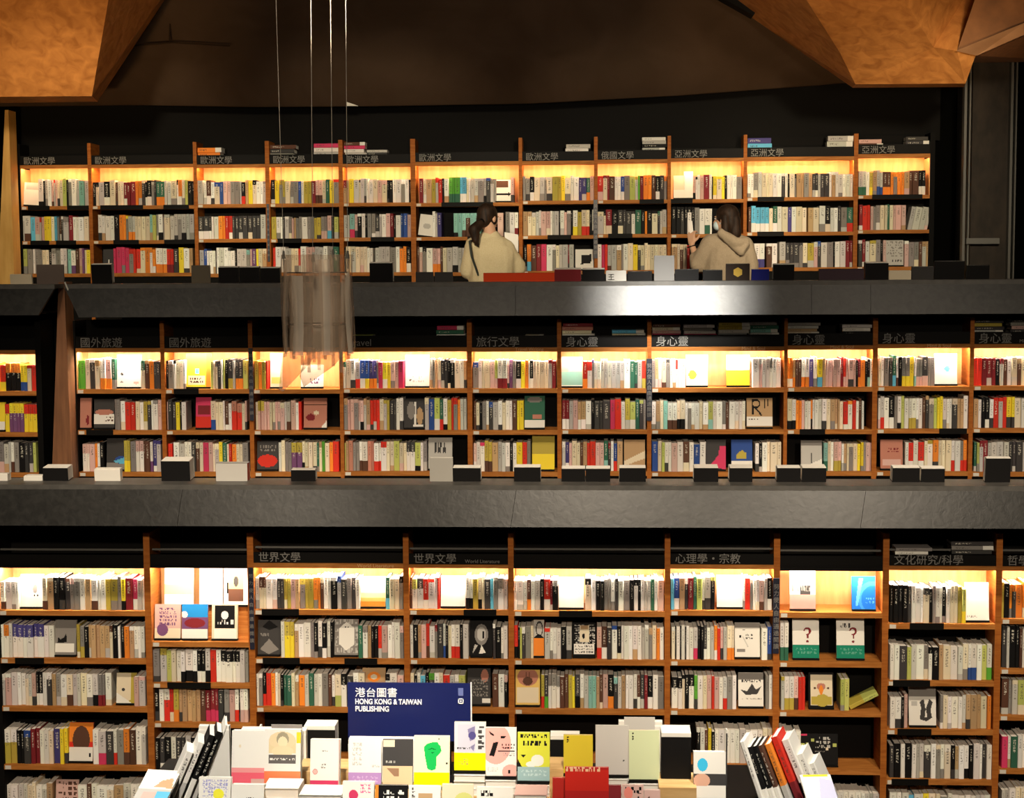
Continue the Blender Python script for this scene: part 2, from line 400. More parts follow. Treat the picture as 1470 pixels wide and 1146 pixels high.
# ---------------------------------------------------------------- bookcases
SIGNS = {('U',0):'歐洲文學',('U',1):'歐洲文學',('U',2):'歐洲文學',('U',3):'歐洲文學',('U',4):'歐洲文學',('U',5):'歐洲文學',('U',6):'歐洲文學',
 ('U',7):'俄國文學',('U',8):'亞洲文學',('U',9):'亞洲文學',('U',10):'亞洲文學',
 ('M',1):'國外旅遊',('M',2):'國外旅遊',('M',4):'Travel',('M',5):'旅行文學',('M',6):'身心靈',('M',7):'身心靈',('M',8):'身心靈',('M',9):'身心靈',('M',10):'身心靈',
 ('L',2):'世界文學',('L',3):'世界文學',('L',5):'心理學・宗教',('L',7):'文化研究/科學',('L',8):'哲學'}
SUB = {('M',5):'Travel Writing',('M',7):'Mind & Soul',('M',8):'Mind & Soul',('M',9):'Mind & Soul',('L',2):'World Literature'}
SUBW = {('L',3):'World Literature',('M',10):'Mind & Soul'}
EDGE = {('U',0,0):[(.1,.42),(.68,1)],('U',0,1):[(.12,.4),(.5,.8)],('U',1,0):[(.08,.5),(.7,.95)],('U',1,1):[(.2,.45),(.7,1)],('U',3,1):[(.1,.45)],
 ('U',5,0):[(.25,.75)],('U',5,1):[(.5,.85)],('U',6,1):[(.35,.68)],('U',7,0):[(.6,.95)],('U',7,1):[(.15,.5)],('U',9,0):[(.1,.35)],('U',9,1):[(.1,.35)],
 ('U',4,1):[(.4,.75)],('U',8,0):[(.0,.3)],('U',10,0):[(.2,.9)],
 ('M',1,1):[(.1,.42)],('M',2,0):[(.1,.4)],('M',4,2):[(.72,1)],('M',8,1):[(.15,.45)],('M',9,1):[(.68,.98)],
 ('L',0,1):[(.1,.3)],('L',1,1):[(.15,.6)],('L',2,0):[(.05,.3)],('L',2,1):[(.05,.3),(.6,.82)],('L',3,0):[(.55,.88)],('L',4,0):[(.3,.52)],
 ('L',7,0):[(.2,.52)],('L',7,1):[(.05,.4)],('L',7,2):[(.1,.42)],('L',7,3):[(.05,.4)]}
BAYNOTE = {('U',0):'with pale books, at left end',('M',0):'full of yellow and red books, cropped by left edge'}
LABLET = {}
CASE = {}
PW = .042
for T in 'UML':
    B = BAYS[T]; Y = YF[T]; nb = len(B['open']); D = .27
    floor_z = {'U': FL_U, 'M': FL_M, 'L': 0}[T]
    for i, (x0, x1) in enumerate(B['open']):
        yr = B['yref']; XL = at(x0, yr, Y).x; XR = at(x1, yr, Y).x; xc = (x0+x1)/2
        topz = zat(B['top'][0]+(B['top'][1]-B['top'][0])*i/(nb-1), Y, xc)
        sign = SIGNS.get((T, i))
        nm = ordn(i+1)+' '+TW[T]
        lab = {'U':'warmly lit wooden bookcase of the upper gallery, ','M':'wooden bookcase of the middle gallery, ','L':'tall wooden bookcase on the lowest level, '}[T]+ordn(i+1)+' from left'
        o = empty('bookcase', (XL, Y, floor_z), lab, 'bookcase', 'bookcases of the '+TW[T]+' row')
        W = XR-XL
        nxt = at(B['open'][i+1][0], yr, Y).x if i+1 < nb else XR+PW
        gapR = nxt-XR
        first = i == 0 or (T == 'M' and i == 1)
        Z0 = lambda z: z-floor_z
        tz = Z0(topz)
        endm = BLACK if ((T, i) in (('U',10),('U',0),('L',0),('M',1))) else WOOD
        if first: boxobj('side_panel', (-PW, 0, 0), (0, D, tz), BLACK, o)
        if T == 'M' and i == 0: gapR = PW
        boxobj('side_panel', (0+W, 0, 0), (W+gapR, D, tz), BLACK if (T, i) in (('U',10),('M',0)) else WOOD, o)
        hy0, hy1 = HEAD[T][i]
        hz0 = Z0(zat(hy1, Y, xc)); hz1 = Z0(zat(hy0, Y, xc))
        boxobj('header_shelf', (0, .018, hz1-.012), (W, D-.015, hz1), WOODH, o)
        boxobj('header_front', (0, .0, hz0), (W, .018, hz1), WOODH if (T != 'L' or i in (2,3,5,7,8)) else BLACKSH, o)
        bh = {'U': .085, 'M': .085, 'L': .068}[T]
        sb = boxobj('sign_board', (0, .012, hz1), (W, .03, hz1+bh), BLACKSH, o)
        boxobj('top_back_panel', (0, D-.015, hz1), (W, D-.003, tz), BLACK, o)
        if T == 'L': boxobj('top_rail', (0, .06, hz1+bh+.02), (W, .075, hz1+bh+.032), METAL, o)
        z1 = Z0(zat(SH[T][i][0], Y, xc))
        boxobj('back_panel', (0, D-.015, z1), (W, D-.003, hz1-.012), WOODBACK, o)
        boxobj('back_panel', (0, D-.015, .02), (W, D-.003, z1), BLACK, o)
        # inner wooden cheeks of the lit compartment
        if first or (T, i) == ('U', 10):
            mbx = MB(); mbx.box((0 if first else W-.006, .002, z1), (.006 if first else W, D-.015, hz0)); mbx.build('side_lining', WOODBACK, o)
        led = MB(); led.box((.01, .022, hz1-.02), (W-.01, .040, hz1-.0125)); led.build('led_strip', LEDW if T == 'U' else LEDN, o)
        th = {'U': .032, 'M': .032, 'L': .034}[T]
        zs = []
        for k, yb in enumerate(SH[T][i]):
            z = Z0(zat(yb, Y, xc)); zs.append(z)
            s = boxobj('shelf', (0, 0, z-th), (W, D-.015, z), WOODH, o)
            lm = MB(); lm.box((.008, -.003, z-th+.003), (.048, 0, z-.006)); lm.build('label_card', CARD, s)
            for (a, b) in EDGE.get((T, i, k), []):
                em = MB(); em.box((W*a, -.004, z-th-.004), (W*b, -.0005, z+.004)); em.build('edge_sign', BLACKSH, s)
        if T != 'L':
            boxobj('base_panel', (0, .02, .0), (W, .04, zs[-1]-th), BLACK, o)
        if sign:
            sz = {'U': .074, 'M': .078, 'L': .07}[T]
            if sign == 'Travel': sz = .07
            t = text_mesh(sign, 'lettering', sz, GREYLET, sb, Matrix.Translation((.03, .010, hz1+.012)) @ FRONT)
        if (T, i) in SUB:
            text_mesh(SUB[(T, i)], 'small_lettering', .034, TANLET, o, Matrix.Translation((W-.30, -.001, hz0+.006)) @ FRONT)
        if (T, i) in SUBW:
            text_mesh(SUBW[(T, i)], 'small_lettering', .032, GREYLET, sb, Matrix.Translation((W-.28, .010, hz1+.010)) @ FRONT)
        CASE[(T, i)] = dict(o=o, XL=XL, XR=XR, zs=[z+floor_z for z in zs])
# vertical slogan signs fixed to posts
for (T, i, x0, x1, y0, y1) in (('U',2,383,388,293,376),('U',6,852,858,287,371),('M',2,357,365,500,604),('M',6,928,936,515,604),('L',1,357,366,815,932),('L',5,1110,1118,830,938)):
    Y = YF[T]; a = at(x0, y0, Y); b = at(x1, y1, Y)
    o = tag(boxobj('post_sign', (a.x, Y-.012, b.z), (b.x, Y-.001, a.z), mat('sign_blue_black', (.012,.014,.03), .4)),
      'narrow blue-black vertical sign with white characters on the post after '+ordn(i+1)+' '+TW[T]+' bookcase', 'sign', 'vertical slogan signs')
    s = '努力使人自由通過閱讀'; n = len(s); H = a.z-b.z
    fs = min((b.x-a.x)*.95, H/n*.8)
    for k, ch in enumerate(s):
        pass
    t = text_mesh(s, 'lettering', fs, GREYLET, o, Matrix.Translation(((a.x+b.x)/2, Y-.013, a.z-H*.07-fs*.9)) @ FRONT, vertical=True, align='CENTER', spacing=H*.88/n/fs)

# ---------------------------------------------------------------- books
SEED = [0]
def book_geo(mb, W, H, D, c1, c2=None, bandf=.35, T=Matrix(), pm=1, want='both', mp=None):
    """one closed book standing with its spine to -Y, lower left front corner at the origin"""
    cc = min(.004, W*.22); t = min(.0025, W*.12)
    seed = SEED[0]; SEED[0] = (SEED[0]+1) % 900
    if want != 'pages':
        prof = [(0, D), (0, cc), (cc, 0), (W-cc, 0), (W, cc), (W, D), (W-t, D), (W-t, t+.002), (t, t+.002), (t, D)]
        zs = [0, H*bandf, H] if c2 else [0, H]; n = len(prof); b0 = len(mb.v)
        for z in zs:
            for (x, y) in prof: mb.v.append(tuple(T @ Vector((x, y, z))))
        for k in range(len(zs)-1):
            cz = c2 if (c2 and k == 0) else c1
            for i in range(n):
                j = (i+1) % n; a = b0+k*n
                uv = None
                if i == 2:
                    v0 = zs[k]/H; v1 = zs[k+1]/H; s2 = seed*2
                    uv = ((s2+.001, v0), (s2+.999, v0), (s2+.999, v1), (s2+.001, v1))
                mb.face((a+i, a+j, a+n+j, a+n+i), cz, 0, uv)
        for lvl, cz in ((0, c2 or c1), (len(zs)-1, c1)):
            a = b0+lvl*n
            for q in ((0, 1, 8, 9), (1, 2, 3, 4, 7, 8), (4, 5, 6, 7)):
                mb.face(tuple(a+i for i in q), cz, 0)
    if want != 'cover':
        mb.box((t, t+.002, .002), (W-t, D-.004, H-.003), T, (.8, .76, .68), pm)

ROWS = '''
U 0 55 128 296 258|w8 k3 g5 w6 p3 r2 p4 c9 l6 k3 w12 g5 a8 g7
U 0 31 128 346 311|w14 s7 p7 r2 p4 y11 c5 s4 G3 b3 w3 G8 m6 w17 c7
U 0 34 130 393 358|l6 G7 w3 G10 c9 k4 G12 w9 k1 a5 w6/v b5 p4 v3 c3 y5
U 1 133 279 295 260|k9 g8 k8/w c8 b3 c9 m17 o9 c4 k9/w g4 d3 E12/o g9 c8 k3 o5/w c4 l4 k9
U 1 141 279 345 309|w22 k7 o9 y3 g9/o c20 a4 l5 G3 w6 b2 g40
U 1 164 277 392 356|R11 R11 r16 o22 w16/o r10/m d7 y7 w8 t5
U 2 284 382 293 260|g8 w4 b6/w w5 n12 p10 G12 g3 k5/r t4 y6 k5 w9 G4
U 2 285 382 343 309|d18/w w9 o9 r10 d38 g7
U 2 287 383 393 358|g6 n5 w3/R w9 k2 w10 w6 d4 w6 k3 g6 g8 a5 p3 v6 y3 c12
U 3 389 487 292 259|k6 y6 Y9 c7 G12 n4 w4 Y11 m6 p10/b c5 E5 y6 r8
U 3 390 486 343 312|Y7 w9 d3 w6 G4 p3 t3 G9 w8 G9 Y10 G9/p p6/s k4 l6
U 3 392 487 391 355|r4 w8 w6 g8 c10 r3 w8 p12 g12 w6 G8 E8
U 4 493 590 291 257|m5|t t4 y7 g8 k2 g9 w10 c7 p14 k9 w18 w6 k3
U 4 494 590 341 308|g8 a7/R p4 w11 k3 G11 d6 w9 p6 m5 k3 w7 n9 p5
U 4 495 590 391 355|k2 c28 w4 w4 _3 g20 G8 w5 o9 k6/w
U 5 602 738 291 256|m6 c5/w t8 Y6 r10 k3 w7 e9/E e8/E s10/w c3 w3 g24 n6 G9 _22 p5
U 5 621 744 340 306|w4 g3 N6 _17 a38 _24 p8 _3 G6 w7 w5/m
U 5 599 674 391 355|b3 w4 k5 w8 p10/o b3 c5 g23 n6/w
U 6 751 853 288 254|G10 k6/w c8 g10 c8 Y13 y5 c8 w12 N11 E5/o p6
U 6 751 853 338 303|t13 g11 w3 p14 w3 g10 k2 w6 p4 w6 k3 w7/y Y6 c12/r k4 w3
U 6 752 824 389 352|k5 o6/s b8 m7 R8 w14 c5 g13 m2 g7
U 7 858 957 287 253|r8/p m9 b8 w9 n5/w G8 l8 Y4 e3 m5 o12 b6 k6/w d6 o4
U 7 858 957 336 302|c8 k3 m8/c k8 d7/c d16 E8 k5 o3 k14 E3 g9
U 7 858 957 388 350|w6 R5 r4 g14 w7 G3 w7 c8 y7 c44
U 8 995 1065 286 252|p4 k3 w4 p6 m8 w4 k2 y18 k4 w5 w10 G8
U 8 964 1022 336 298|k35 G7 w8 w8/E w3
U 8 964 990 388 351|c22 r4
U 9 1073 1224 283 249|w10 G7 g6 c18 w24 k3 c8 k3 t12 G8 t6 d9 g4 d14 w38
U 9 1074 1224 333 297|b4 s12/w s12/w c5 E6/w w6 c8 N5 w6 c14 _2 t7 c8 w8 k7 w10 d4 G8 E8/r
U 9 1082 1224 384 348|w14/N _2 w14 _3 g8 d22 c6 Y8 w5 n4 w8 G8 k2 w14 m9
U 10 1232 1328 280 246|g12/E w5 Y5/y t6 g9/n b12/o o20 t8 b14 k10/w
U 10 1233 1300 330 295|m5 r11 p4 G10 c10 E3 c5 p18
U 10 1302 1331 330 295|g24
U 10 1232 1272 383 345|w5 m4 w5 Y8 G6 k3 p4
U 10 1298 1333 383 347|w6 G14 b5 t9
M 0 -66 53 562 523|y6 o8 y9 r6 y12 o10 y8 o4/y r7/y o20|k y9/n r12
M 0 8 55 621 580|r6|y y21|v r6|y r6|y r7|y
M 0 -60 52 679 636|G20 n8 w9 d12 n4 G7/p g9 w4/b G6 k8 d10 l4
M 1 112 166 559 516|e12|e c7 w8 t7 w9/o p8/o E6
M 1 203 231 559 518|E6|c t7 o7 d10
M 1 165 232 618 575|G9 w7 r15|r c6 w6 Y11 w3 G7 p5
M 1 119 150 678 636|p10|w p8|p o4 w4 k6
M 1 179 232 678 633|Y9/y G8 p12|w b9 w4/v N12
M 2 239 267 559 518|k3 w7 k3 c10 w3
M 2 303 356 559 517|l4 c3 d10 w3 l3 k5 d8/Y g4 d12/o l8
M 2 239 268 618 575|p3 d12 y6/y k3 w7
M 2 303 355 618 577|c8/n c12 w3 b6 w5 P8|r P8|r c5 p3
M 2 242 357 678 636|r6/n _2 w8 g7 w10 d6 c5 c5 R8 p6 c9 y5 E6 c3 r4 o6 c9 G8
M 3 366 385 558 518|Y6 o5 Y6 r3
M 3 367 433 618 576|c5 Y10|p p9 c9 p9 c7 g10 p8 w5 r5
M 3 400 487 677 634|w4 c5 G9 Y14|v c4 c16 E3 t4 e4 c6 o5 r8
M 4 493 580 558 518|E4 c7 w7 g7/r n8/w n6/y N11/o G3 R6 y7/w y5 p12 R8
M 4 617 670 558 516|g4 G4 t4 c5 d10 k4 w6 c8 w6 t4
M 4 493 579 618 573|t8 p18 p9 t11 r16 c7 Y10 d11 w6 w6
M 4 610 670 618 572|c6 n8 l8/w E5/r w6 Y6 r9 o4 g9
M 4 493 613 677 634|l4 t4 P6 G9 w12/b P9 w10/r r8 c10 l8 c10 d12|w l8 w4 G5
M 5 679 798 558 518|n8 w5 c12 p7 l4/p w14/m p3 v5 G5 k7/w y6 o5 w2 k5/w c22 m11
M 5 680 752 618 576|b4 c5 k4 G6 w4 n6 g8 w6 c5 w10 b7 y10
M 5 680 762 678 634|p4/w w5 R6 Y10/b t8 g10 w6 k4 w5 y8 r6 G5
M 6 837 927 558 518|r6/o r6|w N3 w9/c g9 g22 w8 E10 g6 r5/Y
M 6 807 927 617 575|m9/w g5 p6 t10/w w7 k4 d20 R6 r8 w5 Y6 l7/w E5 l5 G3
M 6 807 894 671 634|w5 N5 p4 c12 b4 t6 r4 r8 p12 E6/a m4 w4 n5/r t8
M 7 935 984 557 516|G6 t5 c12 d6 w9 r3|w w12
M 7 1080 1121 557 515|w24 G4|w w12
M 7 935 1070 617 576|w7 t6 c5 a6 w14/b c12/k w9 w12 c5 w8 l7/a w14 G5 b5 w24
M 7 936 1013 678 635|n8 c5 l4 w9 p8 w8 b8 w6 n8 w8
M 7 1084 1121 678 636|w5 k4 w7 c18
M 8 1130 1253 556 515|o9 t4/o b10 w12/o N7 w6 y8/s t5 p24 m5 r4/p p16 k3 m4/o o8 w3 k4/a w5
M 8 1130 1240 617 574|c8 w7 o10 p5 w11 o3/k w10 g6 w8 c7 t16 c6 r8 o8 r6 w5 b5 w4
M 8 1182 1252 677 635|a7/E c5 w5 p13/Y w4 t5 c18 y10 G4 p11
M 9 1261 1342 555 513|c4 w4 G12 E5/s w3 k5 G11/y y6 w3/a G9/p d8/p G10
M 9 1260 1389 616 570|w4 g6/r w8 k8/w G5 w6 l5 w7 w12/Y w10 b5 t5 c8 l5 y9 w6 w9 c8 t10 w7
M 9 1299 1388 677 633|w5 r7/w w7 r8/w c5 Y8 o8 c18 w5/r w8 G5/r o5/r
M 10 1397 1472 554 514|r6 r6 m20 k6 m5 b6 w6 c8 t6 c6
M 10 1397 1480 615 571|t6 w4 k10 w5/d r17 y10/d c8 w5 G8
M 10 1398 1480 678 634|E3 l3 m10 g24 d16 g10
L 0 0 28 877 834|w27
L 0 62 208 877 830|c14 k14 b7 p5 w14 t8 w18 Y15 G5 y5 m9 R6/w g6 w3
L 0 0 78 946 896|w6 o6|w w4 N38}w w12
L 0 111 208 946 897|Y5 G7/Y k7 t34 b5 k8 w4 k6 o8 w24
L 0 4 160 1015 966|w14 w9 w12 g10 p6 k10/w w14 t6 G7 w9 c9/b g12 c9 w9 w8/k G10/m w9
L 0 193 209 1015 970|p6 p8
L 0 8 98 1096 1046|w8}Y w8}Y k10 n9 m12 w12 c6 N9 y10
L 0 134 210 1096 1047|w7 g9/R d9 w4/r G8 o7/b b7 w12
L 0 10 76 1171 1126|w16 g12 c12 w14 t8
L 0 112 210 1171 1126|w8 b4 w20 t8 w20
L 1 220 357 981 932|G9 Y8 l6 c6 w6 w20/k k10/w g6/k r7 w6 k24|w g6 G4
L 1 221 357 1038 988|k9 w7 w9|r r6 Y8/o t32 b8 m20/R d8 G8 p8 w6/r k3 w12/p
L 1 222 305 1112 1057|k8 d6 k9 w7 d12 g8 k6 w8 G14
L 2 367 517 876 828|g6 b10|c w16 d10 Y10 p7 t6 Y20 o10 c5 w20 n6 d8 G7 d6 w6
L 2 554 579 876 829|E4/s c10 k4
L 2 404 479 946 893|w5 Y13}y w22 G5 k5 w6 k6 w5 k4
L 2 515 580 946 896|E6 G7 t5 k10 r5 p8 w10 w8 p5
L 2 368 524 1016 967|w10 k5/r r7 o6 w4 c4 k4 E12 c5 w5 o9 g6 E7 g6 w6 G9 b5 w5 c9/l k8|w d9 w8 c9
L 2 554 580 1016 968|k5 w8 p7
L 3 589 631 876 829|b3 l7|w d9|w r7 r9 w4 r3
L 3 669 729 876 829|w11/k Y8 c10 d9 s5 w7 G9|w g6
L 3 589 673 947 897|w5 k8 t5 p8 r5/b w9 m4 d9 w4/n k4 c5 w14/r k5 g9
L 3 708 729 947 899|w4 k8 w10
L 3 589 668 1017 967|c5 k4 w4 s6 k4 e7 w6 c5 r8 g6 w5 l8
L 3 707 729 1017 968|b9 w9 p5
L 4 738 801 878 831|w12 w5 b5/o w5 g7 k5 r8/w m3 g7
L 4 840 953 878 831|k9 w7 k12 G10 w6 d5 w8 G9 k6 k10 w5 g10 E5 w5 p9
L 4 738 766 948 899|r6/k k3 l3 w5 G8 c4
L 4 782 821 948 900|r8 w4 w12 k8 g8
L 4 857 953 948 899|p7/r b8/w d7 n8 k6 w24 w6 g5 w6 t5 c6 o5 w6
L 4 777 953 1019 969|Y5/r d6/e G18|w b13 Y6 y4 d8/k w6 g7 a12 t5 b5 p8 k9/o a6 g6 t6 w12 w6 b5/w d6 m5 k8/w w8 G9
L 5 963 1026 877 829|s5 n8/w t8 w5 m8 E5 l8 w4 g9/d l6
L 5 1067 1108 877 831|w3 r9 p5 w5 g6 p8 g6 k8/w
L 5 964 1054 949 899|w6 k2 w6 k2 w6 k2 w12 g7/R k10 d5 w6 g6 o5 r5 p5/d g6 c12/o
L 5 1093 1108 949 900|w8 n6
L 5 964 1057 1020 970|k16|w k10 k8|w e5 w8 c6 p7 r4 p7 w6 g6/r G8 w6
L 5 1099 1109 1020 971|G5 w5
L 5 1000 1109 1098 1047|w10 b4 y4 k4 w12 w18 g14 w14 c12
L 6 1120 1132 948 891|w5/E w5/E
L 6 1121 1156 1022 972|Y5 w7/Y w7/Y p6/b r10
L 6 1206 1219 1022 974|l6 l7
L 6 1120 1140 1105 1048|g5 w6 w7
L 6 1142 1149 1105 1050|w7
L 6 1178 1262 1176 1137|p8 r6 w20 w20 g18
L 7 1277 1386 896 842|k28 d5 w18 d9 k5 G5 w10 k6 w6 c12 Y6 l6/y
L 7 1277 1424 978 926|w5 w6 d9 l5 g6 w9 G5 k12 t5 c9 w14 c6 w10/n w6 l6 w6/e
L 7 1277 1303 1048 998|w7 w8 k4 p5
L 7 1349 1422 1048 998|G4 c6 w14 w10 t20 c8 o5
L 7 1277 1424 1120 1068|d6 k9 w6 k9 w6 g5 g6 w9 w7 c6 w14 k6 t5 w14 k6 w12 d6 w8
L 7 1277 1424 1190 1139|w20 s6 w10 y6 c12 G8 w30 g10 w8
L 8 1437 1480 889 836|Y4 k8 o28 k6
L 8 1438 1480 961 899|d6 g4 k14 b4 w5 d8
L 8 1437 1480 1028 976|b9 G4 c7 l9 c8
L 8 1437 1480 1105 1056|R8 w4 E9 w10 c8
L 8 1437 1480 1180 1132|g10 w8 c10 w9
'''
ENTRY = []
for ln in ROWS.strip().split('\n'):
    head, _, body = ln.partition('|')
    T, i, xa, xb, yb, yt = head.split(); i = int(i); xa, xb, yb, yt = map(float, (xa, xb, yb, yt))
    toks = body.split(); items = []
    for t in toks:
        if t[0] == '_': items.append(('_', float(t[1:]), None, 0)); continue
        sep = next((ch for ch in '/|}' if ch in t), None); bf = {'/': .35, '|': .66, '}': .62, None: 0}[sep]
        c2 = t.split(sep)[1] if sep else None; wd = float((t.split(sep)[0] if sep else t)[1:])
        unit = 6.4 if T == 'L' else 6.0 if T == 'M' else 5.6
        n = max(1, round(wd/unit))
        ws = [1+(R()-.5)*.9 for _ in range(n)]; sw = sum(ws)
        for x in ws:
            q2, qb = c2, bf
            if not c2 and R() < .34:
                q2 = random.choice('gGdtpcbdGgk' if t[0] in 'wcgptlya' else 'wgcGd'); qb = random.choice((.18, .28, .3, .8, .88))
            if q2 == t[0]: q2 = None
            items.append((t[0], wd*x/sw, q2, qb))
    tot = sum(x[1] for x in items); k = (xb-xa)/tot
    Y = YF[T]; shelf = min(range(len(SH[T][i])), key=lambda q: abs(SH[T][i][q]-yb-(0)))
    z = CASE[(T, i)]['zs'][shelf]
    pxm = (at(xb, yb, Y+.03).x-at(xa, yb, Y+.03).x)/(xb-xa)
    H0 = zat(yt, Y+.03, xa)-z
    x = xa; lst = []
    prevc = None; hh = 1
    for (c, wd, c2, bf) in items:
        if c != '_':
            if c != prevc or R() < .25: hh = .93+R()*.10 + (.04 if R() < .05 else 0)
            h = H0*hh; prevc = c
            X = at(x, yb, Y+.03).x; W = wd*k*pxm-.0006
            lst.append(dict(T=T, i=i, s=shelf, c=c, c2=c2, bf=bf, X=X, W=max(W, .006), z=z, H=h, x=x, wpx=wd*k, yb=yb, yt=yt))
        x += wd*k
    ENTRY.append(lst)
# ordinals along each shelf
from collections import defaultdict
shelfmap = defaultdict(list)
for lst in ENTRY:
    for e in lst: shelfmap[(e['T'], e['i'], e['s'])].append(e)
allb = []
for key, l in shelfmap.items():
    l.sort(key=lambda e: e['X'])
    for n, e in enumerate(l):
        e['n'] = n+1; e['l'] = l[n-1] if n else None; e['r'] = l[n+1] if n+1 < len(l) else None
        # books hidden by the table display, pendant or people, or off frame, are never picked as the largest
        hid = e['x'] < 0 or e['x']+e['wpx'] > 1470 or e['yb'] > 1125 or (e['yb'] > 1050 and 225 < e['x'] < 1160) or \
            (e['T'] == 'L' and 1000 < e['yb'] < 1030 and 495 < e['x'] < 680)
        e['area'] = 0 if hid else e['wpx']*(e['yb']-e['yt'])
        allb.append(e)
allb.sort(key=lambda e: -e['area'])
for n, e in enumerate(allb): e['solo'] = n < 300
mass = MB()
for e in allb:
    T = e['T']; Y = YF[T]+.018+R()*.022; D = .15+R()*.05
    lean = (R()-.5)*.012
    c1 = jit(PAL[e['c']], .2); c2 = jit(PAL[e['c2']], .08) if e['c2'] else None
    e['D'] = D
    Tm = Matrix.Translation((e['X'], Y, e['z']+.0005)) @ Matrix.Rotation(lean if abs(lean) > .004 else 0, 4, 'Y')
    if e['T'] == 'U' and e['i'] == 10 and e['s'] == 1 and e['x'] > 1300: Tm = Matrix.Translation((e['X']-.0, Y, e['z']+.003)) @ Matrix.Rotation(.2, 4, 'Y')
    if e['solo']:
        mb = MB(); book_geo(mb, e['W'], e['H'], D, c1, c2, e['bf'], want='cover')
        o = mb.build('book', COVER, mw=Tm)
        lw = CN[e['l']['c']] if e['l'] else None; rw = CN[e['r']['c']] if e['r'] else None
        nb = 'between %s and %s' % (lw, rw) if lw and rw else ('left end, beside %s' % rw if rw else 'right end, beside %s' % lw)
        band = (', %s %s,' % ((CN[e['c2']], 'base') if e['bf'] < .5 else (CN[e['c2']], 'lower part')) if e['c2'] else ',')
        lab = '%s book%s %s, %s on %s shelf, %s %s case' % (CN[e['c']], band, nb, ordn(e['n']), ordn(e['s']+1), ordn(e['i']+1), TW[T])
        tag(o, lab, 'book', 'books shelved spine out')
        mb = MB(); book_geo(mb, e['W'], e['H'], D, c1, want='pages', pm=0); mb.build('page_block', PAPER, o)
    else:
        book_geo(mass, e['W'], e['H'], D, c1, c2, e['bf'], T=Tm)
mo = mass.build('books', [COVER, PAPER])
tag(mo, 'remaining smaller shelved books standing spine out across all bookcases', 'books', kind='stuff')
print('books', len(allb))

# ---------------------------------------------------------------- cover painter
def inpoly(u, v, P):
    r = False; j = len(P)-1
    for i in range(len(P)):
        if (P[i][1] > v) != (P[j][1] > v) and u < (P[j][0]-P[i][0])*(v-P[i][1])/(P[j][1]-P[i][1])+P[i][0]: r = not r
        j = i
    return r
def paint(base, shapes, u, v):
    c = base
    for s in shapes:
        k = s[0]
        if k == 'r' and s[1] <= u <= s[3] and s[2] <= v <= s[4]: c = s[5]
        elif k == 'e' and ((u-s[1])/s[3])**2+((v-s[2])/s[4])**2 <= 1: c = s[5]
        elif k == 'p' and inpoly(u, v, s[1]): c = s[2]
        elif k == 't' and s[1] <= u <= s[3] and s[2] <= v <= s[4]:
            rows, cols = s[6], s[7]
            fu = (u-s[1])/(s[3]-s[1])*cols; fv = (v-s[2])/(s[4]-s[2])*rows
            if fv % 1 > .3 and fu % 1 > .2:
                h = math.sin(int(fu*3)*12.9898+int(fv*3)*78.233+cols*3.1)*43758.5453
                if h-math.floor(h) > .45: c = s[5]
    return c
def C(x): return PAL[x] if isinstance(x, str) else x

def face_book(px0, py0, px1, py1, Y, desc, base, shapes=(), lean=.16, th=.018, res=.75, stand=True, name='display_book', group='books displayed face out',
              side=None, zbase=None, roll=0, cat='book', yaw=0):
    base = C(base); shapes = [tuple(C(q) if isinstance(q, str) and len(q) == 1 and qi > 0 else q for qi, q in enumerate(s)) for s in shapes]
    A = at(px0, py1, Y); B = at(px1, py1, Y); Tt = at((px0+px1)/2, py0, Y)
    W = B.x-A.x; z = A.z if zbase is None else zbase
    if zbase is not None: A = Vector((A.x, A.y, zbase))
    H = (Tt.z-A.z)/math.cos(lean)
    mw = Matrix.Translation((A.x+W/2, Y, A.z)) @ Matrix.Rotation(yaw, 4, 'Z') @ Matrix.Rotation(roll, 4, 'Y') @ Matrix.Rotation(-lean, 4, 'X')
    nx = int(max(8, min(60, (px1-px0)*res))); nz = int(max(10, min(80, (py1-py0)*res)))
    mb = MB(); n0 = 0
    cv = .0022
    for j in range(nz+1):
        for i in range(nx+1): mb.v.append((-W/2+W*i/nx, 0, H*j/nz))
    for j in range(nz):
        for i in range(nx):
            a = j*(nx+1)+i
            mb.face((a, a+1, a+nx+2, a+nx+1), paint(base, shapes, (i+.5)/nx, (j+.5)/nz))
    sc = C(side) if side else tuple(x*.9 for x in base)
    mb.box((-W/2, 0.0003, 0), (W/2, cv, H), None, sc)                 # front board behind the print
    mb.box((-W/2, th-cv, 0), (W/2, th, H), None, sc)                  # back board
    mb.box((-W/2, cv, 0), (-W/2+cv, th-cv, H), None, sc)              # spine
    o = mb.build(name, COVER, mw=mw)
    tag(o, desc, cat, group)
    mp = MB(); mp.box((-W/2+cv, cv, .002), (W/2-.003, th-cv, H-.002)); mp.build('page_block', PAPER, o)
    return o, mw, W, H, th

def stand_for(mw, W, H, th, desc, foot=.05):
    mb = MB()
    mb.box((-W*.5, -.012, -.012), (W*.5, th+.004, -.001), mw)
    mb.box((-W*.4, th+.001, -.012), (W*.4, th+.006, H*.7), mw)
    o = mb.build('book_stand', BLACKSH); tag(o, desc, 'stand', 'black book stands')
    return o

